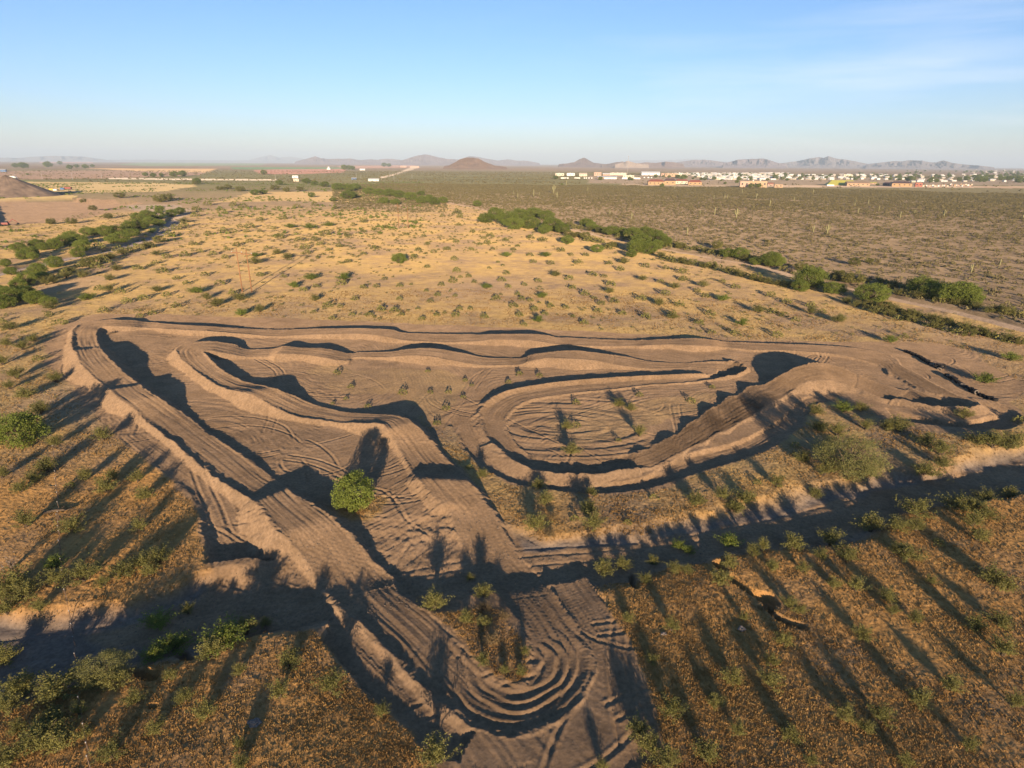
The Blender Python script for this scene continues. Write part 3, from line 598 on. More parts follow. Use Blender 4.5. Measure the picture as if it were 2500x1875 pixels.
# ------------------------------------------------------------------ the ground: one sheet on a ring grid, fine near the track
def build_ground():
    fine = np.radians(np.linspace(-51, 51, 1560)); rest = np.radians(np.arange(57, 304, 6.0))
    ang = np.r_[fine, rest]
    rad = [3.0]
    while rad[-1] < 52000:
        r = rad[-1]
        g = .06 if r < 28 else (.0023 if r < 245 else (.0023 + (r - 245) / 700 * .012 if r < 900 else .018))
        rad.append(r * (1 + g))
    rad = np.array(rad)
    A, Rr = np.meshgrid(ang, rad)
    X = (Rr * np.sin(A)).ravel(); Y = (Rr * np.cos(A)).ravel()
    Z = height(X, Y)
    col, grass = ground_attr(X, Y)
    # clumps of dry grass and clods: real relief, because the light is so low
    r = Rr.ravel()
    m = (r < 330) & (r > 25)
    cl = np.zeros(len(X))
    cl[m] = (fbm(X[m] * 3.1, Y[m] * 3.1, 2, 401) * .045 + fbm(X[m] * .8, Y[m] * .8, 3, 402) * .04) * grass[m] * (1 - sstep(220, 330, r[m]))
    Z = Z + cl
    na = len(ang); nr = len(rad)
    j, i = np.meshgrid(np.arange(nr - 1), np.arange(na), indexing='ij')
    i2 = (i + 1) % na
    q = np.stack([j * na + i, j * na + i2, (j + 1) * na + i2, (j + 1) * na + i], -1).reshape(-1, 4)
    q = q[:, ::-1]
    cx = X[q].mean(1); cy = Y[q].mean(1)
    cls = np.zeros(len(q), np.int8)
    ir = in_raster(cx, cy, 6)
    fi = ((cx[ir] - GX0) / CELL + .5).astype(int); fj = ((cy[ir] - GY0) / CELL + .5).astype(int)
    cls[ir] = CLS[np.clip(fj, 0, CLS.shape[0] - 1), np.clip(fi, 0, CLS.shape[1] - 1)]
    # long dirt road on the right of the flat
    dr, _ = dist_line(ROAD_RXY, cx, cy, 12)
    cls[(dr < 3.0) & (cls == 0)] = 4
    V = np.stack([X, Y, Z], -1)
    names = {0: 'ground', 1: 'race_track', 2: 'graded_dirt', 3: 'wash', 4: 'dirt_road'}
    for c, nm in names.items():
        qq = q[cls == c]
        if not len(qq): continue
        u, inv = np.unique(qq, return_inverse=True)
        vv = V[u]; ff = inv.reshape(qq.shape)
        if c == 0:   # close the middle of the sheet under the camera
            pass
        o = mesh_from(nm, vv, quads=ff, mats=[M_GROUND], cols=col[u])
        ga = o.data.attributes.new('grassy', 'FLOAT', 'POINT'); ga.data.foreach_set('value', grass[u].astype(np.float32))
        tag(o, kind='structure')
    disc = mesh_from('ground', [(3.3 * math.sin(t), 3.3 * math.cos(t), -.02) for t in np.linspace(0, 2 * math.pi, 48, endpoint=False)], faces=[list(range(48))[::-1]], mats=[M_GROUND], cols=np.tile(G_GOLD, (48, 1)))
    tag(disc, kind='structure')
build_ground()

# ------------------------------------------------------------------ distant mountains and hills
def mountain(name, tile, prof, dist, base_v, depth, c1, c2, seed, rough=.35):
    """a ridge with real depth: skyline points (tile px) at a distance, falling away on both sides"""
    pts = np.array([tp(tile, x, y) for x, y in prof])
    n = 260 if len(pts) > 6 else 150; m = 41
    u = np.linspace(pts[0, 0], pts[-1, 0], n); v = np.interp(u, pts[:, 0], pts[:, 1])
    v = v + fbm(u / 9, u * 0 + seed, 3, seed) * rough * 2.2 * (np.clip((base_v(u) - v) / 8, 0, 1))
    d = ray(u, v); hd = np.hypot(d[:, 0], d[:, 1]); top = CAM_H + d[:, 2] / hd * dist
    az = np.arctan2(d[:, 0], d[:, 1])
    top = np.maximum(top, 2)
    w = np.linspace(-1, 1, m)
    U, Wd = np.meshgrid(az, w, indexing='ij'); T = np.repeat(top[:, None], m, 1)
    T = T * .93
    # ridge line wanders; spurs and gullies run down the flanks
    off = fbm(U * 60, U * 0 + seed, 3, seed + 1) * .5
    sp = fbm(U * dist / 170, Wd * 2.2 + seed, 6, seed + 2, .62)
    prof_w = (1 - np.abs(Wd)) ** 1.25
    Zm = T * prof_w * (1 - 1.25 * (1 - np.clip(np.abs(sp) * 3.2, 0, 1)) * np.abs(Wd) ** .55 * (1 - np.abs(Wd)) - .35 * np.abs(sp) * np.abs(Wd) ** .5) - 3
    edge = np.minimum(np.arange(n), np.arange(n)[::-1])[:, None] / 6.0
    Zm = Zm * np.clip(edge, 0, 1) - 2
    Rr = dist + (Wd + off * (1 - np.abs(Wd))) * depth
    V = np.stack([Rr * np.sin(U), Rr * np.cos(U), Zm], -1).reshape(-1, 3)
    i, j = np.meshgrid(np.arange(n - 1), np.arange(m - 1), indexing='ij')
    q = np.stack([i * m + j, (i + 1) * m + j, (i + 1) * m + j + 1, i * m + j + 1], -1).reshape(-1, 4)[:, ::-1]
    mt = noise_mat(name + '_rock', c1, c2, scale=60.0 / dist, rough=1, bump=.0, spec=.05, detail=8, diff=1.0)
    for nn in mt.node_tree.nodes:
        if nn.type == 'TEX_COORD': pass
    o = mesh_from(name, V, quads=q, mats=[mt], smooth=True)
    return tag(o, kind='structure')
hz = lambda u: 400 + .0072 * (np.asarray(u) - 1250) + 4
PK = ((.12, .10, .11), (.20, .165, .17)); BL = ((.11, .10, .11), (.19, .165, .165)); FA = ((.15, .14, .15), (.22, .2, .2))
mountain('mountain', '1', [(-300, 60), (0, 58), (100, 60), (200, 52), (300, 47), (380, 50), (480, 50), (560, 60), (640, 72), (700, 76)], 26000, hz, 2600, *FA, 11)
mountain('mountain', '1', [(1480, 78), (1560, 55), (1620, 40), (1680, 58), (1740, 50), (1800, 60), (1860, 76)], 34000, hz, 2500, *FA, 12)
mountain('mountain', '1', [(1760, 84), (1830, 66), (1890, 48), (1930, 62), (1980, 66), (2010, 64), (2080, 66), (2180, 76), (2260, 72)], 15000, hz, 1800, *PK, 13)
mountain('mountain', '2', [(-30, 70), (60, 68), (130, 62), (200, 72), (260, 66), (300, 70), (340, 64), (400, 66), (450, 74)], 15500, hz, 1700, *PK, 14)
mountain('mountain', '2', [(430, 76), (470, 66), (510, 52), (545, 40), (585, 33), (620, 40), (670, 55), (720, 64), (790, 68), (850, 78)], 13500, hz, 1700, *PK, 15)
mountain('mountain', '2', [(780, 70), (850, 46), (900, 50), (960, 64), (1020, 76), (1080, 66), (1130, 74), (1200, 78), (1280, 92)], 16500, hz, 1800, *PK, 16)
mountain('hill', '2', [(690, 108), (730, 100), (760, 84), (790, 64), (830, 52), (870, 50), (905, 58), (940, 78), (975, 92), (1010, 104), (1080, 112)], 5200, hz, 330, (.10, .065, .045), (.17, .112, .075), 17, .5)
mountain('hill', '2', [(1380, 98), (1440, 92), (1480, 84), (1510, 66), (1538, 53), (1560, 66), (1595, 86), (1650, 94), (1700, 98)], 9500, hz, 700, (.10, .072, .065), (.16, .115, .10), 18)
mountain('hill', '2', [(1640, 98), (1700, 92), (1740, 82), (1770, 80), (1800, 86), (1860, 96), (1900, 99)], 9200, hz, 600, (.10, .075, .065), (.16, .12, .10), 19)
mountain('hill', '2', [(1720, 99), (1750, 92), (1780, 82), (1798, 75), (1815, 79), (1850, 88), (1890, 95), (1930, 99)], 8600, hz, 420, (.24, .185, .145), (.33, .26, .20), 20)
mountain('mountain', '3', [(-120, 92), (-60, 84), (0, 88), (60, 80), (120, 86), (180, 96)], 9800, hz, 600, (.13, .09, .08), (.2, .14, .11), 21)
mountain('mountain', '3', [(60, 98), (150, 82), (230, 70), (300, 68), (350, 74), (420, 86), (480, 90)], 14000, hz, 1300, *PK, 22)
mountain('mountain', '3', [(400, 96), (440, 84), (500, 68), (560, 64), (650, 60), (700, 74), (735, 88), (800, 98)], 12500, hz, 1200, *PK, 23)
mountain('mountain', '3', [(640, 94), (780, 88), (850, 76), (930, 60), (985, 50), (1010, 56), (1040, 46), (1080, 60), (1150, 70), (1200, 78), (1260, 92), (1340, 100)], 15000, hz, 1700, *BL, 24)
mountain('mountain', '3', [(1250, 98), (1340, 88), (1430, 76), (1480, 78), (1530, 70), (1600, 74), (1650, 84), (1690, 84), (1730, 70), (1790, 90), (1860, 98), (1950, 106), (2050, 116)], 14000, hz, 1500, *BL, 25)
mountain('mountain', '1', [(130, 70), (500, 73), (900, 71), (1200, 74), (1500, 76), (1900, 80)], 30000, hz, 1500, *FA, 26)
mountain('mountain', '3', [(-200, 76), (100, 72), (200, 66), (400, 80), (700, 92)], 32000, hz, 1500, *FA, 27)

# ------------------------------------------------------------------ the air: one closed box of pale even haze
def build_haze():
    R0 = 45000.0; top = 640.0
    v = [(-R0, -3000, -12), (R0, -3000, -12), (R0, R0, -12), (-R0, R0, -12), (-R0, -3000, top), (R0, -3000, top), (R0, R0, top), (-R0, R0, top)]
    f = [(0, 3, 2, 1), (4, 5, 6, 7), (0, 1, 5, 4), (1, 2, 6, 5), (2, 3, 7, 6), (3, 0, 4, 7)]
    m = bpy.data.materials.new('haze'); m.use_nodes = True; t = m.node_tree; t.nodes.clear()
    o = t.nodes.new('ShaderNodeOutputMaterial'); p = t.nodes.new('ShaderNodeVolumePrincipled')
    p.inputs['Color'].default_value = (.68, .83, 1.0, 1); p.inputs['Density'].default_value = HAZE_D; p.inputs['Anisotropy'].default_value = -0.08
    t.links.new(p.outputs[0], o.inputs['Volume'])
    ob = mesh_from('haze', v, faces=f, mats=[m], smooth=False)
    tag(ob, kind='stuff', label='pale blue haze that fills the air over the desert plain', cat='haze')
HAZE_D = 5.4e-5
build_haze()

# ------------------------------------------------------------------ plants: materials and prototypes
def leaf_mat(name, c1, c2, var=.25, trans=.25):
    m, t, b = new_mat(name); N = t.nodes; L = t.links.new
    oi = N.new('ShaderNodeObjectInfo'); at_ = N.new('ShaderNodeAttribute'); at_.attribute_name = 'tone'
    ad = N.new('ShaderNodeMath'); ad.operation = 'MULTIPLY_ADD'; ad.inputs[1].default_value = .55; L(at_.outputs['Fac'], ad.inputs[0])
    sc_ = N.new('ShaderNodeMath'); sc_.operation = 'MULTIPLY'; sc_.inputs[1].default_value = .45; L(oi.outputs['Random'], sc_.inputs[0]); L(sc_.outputs[0], ad.inputs[2])
    r = N.new('ShaderNodeValToRGB'); r.color_ramp.elements[0].color = (*c1, 1); r.color_ramp.elements[1].color = (*c2, 1)
    L(ad.outputs[0], r.inputs[0]); L(r.outputs[0], b.inputs['Base Color'])
    tr = N.new('ShaderNodeBsdfTranslucent'); mx = N.new('ShaderNodeMixShader'); mx.inputs[0].default_value = trans
    L(r.outputs[0], tr.inputs[0]); L(b.outputs[0], mx.inputs[1]); L(tr.outputs[0], mx.inputs[2]); L(mx.outputs[0], N['Material Output'].inputs[0])
    b.inputs['Roughness'].default_value = .75; b.inputs['Specular IOR Level'].default_value = .12
    return m
M_OLIVE = leaf_mat('creosote_leaves', (.115, .115, .036), (.235, .215, .066))
M_GREEN = leaf_mat('mesquite_leaves', (.12, .15, .03), (.245, .285, .06), trans=.35)
M_SCRUB = leaf_mat('plain_scrub_leaves', (.14, .115, .05), (.265, .22, .095))
M_BRIGHT = leaf_mat('palo_verde_leaves', (.15, .15, .05), (.26, .245, .09))
M_DRY = leaf_mat('dry_leaves', (.16, .11, .05), (.27, .20, .10))
M_DEAD = noise_mat('grey_deadwood', (.17, .14, .12), (.32, .27, .23), scale=9, rough=.95, bump=.4)
M_BARK = noise_mat('dark_bark', (.07, .05, .035), (.15, .11, .075), scale=14, rough=.95, bump=.5)
M_SAG = noise_mat('saguaro_skin', (.20, .19, .09), (.29, .26, .13), scale=6, rough=.8, bump=.3)

def leaf_quads(cent, size, rg, flat=.0, long=1.6):
    """one small quad per centre, random tilt"""
    n = len(cent)
    a = rg.normal(size=(n, 3)); a[:, 2] *= (1 - flat); a /= np.linalg.norm(a, axis=1)[:, None]
    b = rg.normal(size=(n, 3)); b -= (a * b).sum(1)[:, None] * a; b /= np.linalg.norm(b, axis=1)[:, None]
    s = size * rg.uniform(.6, 1.3, n)[:, None]
    a = a * s * long * .5; b = b * s * .5
    V = np.stack([cent - a - b * .6, cent + a * .2 - b, cent + a + b * .4, cent - a * .2 + b], 1).reshape(-1, 3)
    q = np.arange(n * 4).reshape(-1, 4)
    return V, q
def tube(pts, rads, k=5):
    pts = np.asarray(pts, float); n = len(pts); V = []; F = []
    for i in range(n):
        t = pts[min(i + 1, n - 1)] - pts[max(i - 1, 0)]; t /= np.linalg.norm(t) + 1e-9
        u = np.cross(t, [.3, .9, .2]); u /= np.linalg.norm(u) + 1e-9; w = np.cross(t, u)
        for j in range(k):
            c = 2 * math.pi * j / k; V.append(pts[i] + rads[i] * (math.cos(c) * u + math.sin(c) * w))
    for i in range(n - 1):
        for j in range(k):
            F.append((i * k + j, i * k + (j + 1) % k, (i + 1) * k + (j + 1) % k, (i + 1) * k + j))
    return np.array(V), np.array(F)
def join(parts):
    V = []; F = []; o = 0
    for v, f in parts: V.append(v); F.append(f + o); o += len(v)
    return np.concatenate(V), np.concatenate(F)
def raw_mesh(name, V, Q, mats, tone=None, matidx=None, smooth=False):
    me = bpy.data.meshes.new(name); V = np.asarray(V, np.float32); Q = np.asarray(Q, np.int32)
    me.vertices.add(len(V)); me.vertices.foreach_set('co', V.ravel()); me.loops.add(Q.size); me.loops.foreach_set('vertex_index', Q.ravel())
    me.polygons.add(len(Q)); me.polygons.foreach_set('loop_start', np.arange(0, Q.size, Q.shape[1], dtype=np.int32)); me.polygons.foreach_set('loop_total', np.full(len(Q), Q.shape[1], np.int32))
    me.update(calc_edges=True)
    me.polygons.foreach_set('use_smooth', np.full(len(Q), smooth))
    for m in mats: me.materials.append(m)
    if matidx is not None: me.polygons.foreach_set('material_index', np.asarray(matidx, np.int32))
    a = me.attributes.new('tone', 'FLOAT', 'POINT'); a.data.foreach_set('value', (tone if tone is not None else np.full(len(V), .5)).astype(np.float32))
    return me

def proto_shrub(seed, leaf_m, n_stem=30, n_leaf=3000, leaf=.022, h=.8, sparse=False):
    """vase-shaped desert shrub, one unit wide: many thin stems from one base, small leaves along the outer two thirds"""
    rg = np.random.default_rng(seed); st = []; cent = []; tone = []
    for i in range(n_stem):
        az = rg.uniform(0, 2 * math.pi); lean = rg.uniform(.08, 1.0) ** .8; L_ = rg.uniform(.55, 1.0) * (1.0 if lean > .4 else .9)
        ex = .5 * lean * L_; ez = h * L_ * (1.0 - .55 * lean ** 1.5)
        p0 = np.array([rg.normal() * .03, rg.normal() * .03, -.03]); p2 = np.array([ex * math.cos(az), ex * math.sin(az), ez])
        p1 = p0 * .5 + p2 * .5 + np.array([-math.cos(az) * .04, -math.sin(az) * .04, .08 * h]) + rg.normal(size=3) * .03
        P = [p0, p0 * .4 + p1 * .6, p1, p1 * .45 + p2 * .55, p2]
        if i < n_stem * .55: st.append(tube(P, [.011, .009, .007, .005, .003], 4))
        k = n_leaf // n_stem; t = rg.uniform(.38, 1.05, k) ** .8
        B = (1 - t)[:, None] ** 2 * p0 + 2 * ((1 - t) * t)[:, None] * p1 + (t ** 2)[:, None] * p2
        nclump = 6; cl = rg.normal(size=(nclump, 3)) * .055; ci = rg.integers(0, nclump, k)
        B = B + cl[ci] * t[:, None] * (1.3 if sparse else 1.0) + rg.normal(size=(k, 3)) * .022
        B[:, 2] = np.maximum(B[:, 2], .01); cent.append(B); tone.append(np.clip(rg.normal(.5, .22) + rg.normal(size=k) * .12, 0, 1))
    cent = np.concatenate(cent); tone = np.repeat(np.concatenate(tone), 4)
    LV, LQ = leaf_quads(cent, leaf, rg); SV, SQ = join(st)
    return (LV, LQ, tone), (SV, SQ), leaf_m
def proto_tree(seed, leaf_m, n_clump=60, n_leaf=3600, leaf=.024, h=.72, low=True, droop=0.0):
    """broad desert tree, one unit wide: short forked trunk, limbs, crown of uneven leaf clumps"""
    rg = np.random.default_rng(seed); st = []; limbs = []
    th = .10 if low else .2
    st.append(tube([(0, 0, -.05), (.01, .0, th * .5), (.0, .01, th)], [.035, .028, .026], 7))
    cl = []; rc = []
    for i in range(n_clump):
        az = rg.uniform(0, 2 * math.pi); el = rg.uniform(-.95, 1.0) if low else rg.uniform(.05, 1.0); rr = rg.uniform(.55, 1.0) ** .5
        lump = 1 + .12 * math.sin(az * 3 + seed) + .08 * math.sin(az * 5 + 2 * seed)
        c = np.array([math.cos(az) * math.sqrt(max(0, 1 - el * el)) * .42 * rr * lump, math.sin(az) * math.sqrt(max(0, 1 - el * el)) * .42 * rr * lump, max(h * .47 + el * h * .43 * rr + rg.normal() * .02, .05)])
        cl.append(c); rc.append(rg.uniform(.065, .12))
    cl = np.array(cl)
    for i in range(0, n_clump, 4):
        m = cl[i] * np.array([.45, .45, .55]) + rg.normal(size=3) * .02
        st.append(tube([(0, 0, th * .6), m * .6 + np.array([0, 0, th * .3]), m, cl[i] * .93], [.018, .014, .010, .004], 5))
    w = np.array(rc) ** 2; w /= w.sum(); ci = rg.choice(n_clump, n_leaf, p=w)
    d = rg.normal(size=(n_leaf, 3)); d /= np.linalg.norm(d, axis=1)[:, None]; d *= (rg.uniform(.25, 1.0, n_leaf) ** .45)[:, None]
    cent = cl[ci] + d * np.array(rc)[ci][:, None] * np.array([1.1, 1.1, .85]); cent[:, 2] -= droop * np.hypot(cent[:, 0], cent[:, 1]) ** 2
    cent[:, 2] = np.maximum(cent[:, 2], .015)
    ct = np.clip(rg.normal(.5, .25, n_clump), 0, 1)
    tone = np.repeat(np.clip(ct[ci] + rg.normal(size=n_leaf) * .1, 0, 1), 4)
    LV, LQ = leaf_quads(cent, leaf, rg); SV, SQ = join(st)
    return (LV, LQ, tone), (SV, SQ), leaf_m
class Proto:
    def __init__(s, gen, leaf_name, wood_name):
        (LV, LQ, tone), (SV, SQ), lm = gen
        s.leaf = raw_mesh(leaf_name, LV, LQ, [lm], tone); s.wood = raw_mesh(wood_name, SV, SQ, [M_BARK], smooth=True)
        V = np.concatenate([LV, SV]); Q = np.concatenate([LQ, SQ + len(LV)])
        s.whole = raw_mesh('shrub', V, Q, [lm, M_BARK], np.r_[tone, np.full(len(SV), .5)], np.r_[np.zeros(len(LQ)), np.ones(len(SQ))])
        s.names = (leaf_name, wood_name)
P_OL = [Proto(proto_shrub(100 + i, M_OLIVE, 36, 3000, .0225, .74 + .08 * (i % 3), sparse=i % 2), 'foliage_or_twigs', 'stems') for i in range(5)]
P_GR = [Proto(proto_shrub(120 + i, M_GREEN, 36, 3200, .0235, .66, sparse=False), 'foliage_or_twigs', 'stems') for i in range(3)]
P_DR = [Proto(proto_shrub(140 + i, M_DRY, 30, 1500, .02, .6, sparse=True), 'foliage_or_twigs', 'stems') for i in range(2)]
P_TR = [Proto(proto_tree(160 + i, M_GREEN, 130, 10000, .019, .80), 'crown', 'trunk') for i in range(4)]
P_PV = [Proto(proto_tree(180 + i, M_BRIGHT, 150, 20000, .0095, .62), 'crown', 'trunk') for i in range(2)]
P_OT = [Proto(proto_tree(200 + i, M_OLIVE, 60, 3600, .027, .70), 'crown', 'trunk') for i in range(2)]
P_DT = [Proto(proto_shrub(220 + i, M_DEAD, 34, 260, .02, .75, sparse=True), 'foliage_or_twigs', 'stems') for i in range(2)]  # dead shrub: the leaf quads here are bare dead twig tips, no leaves

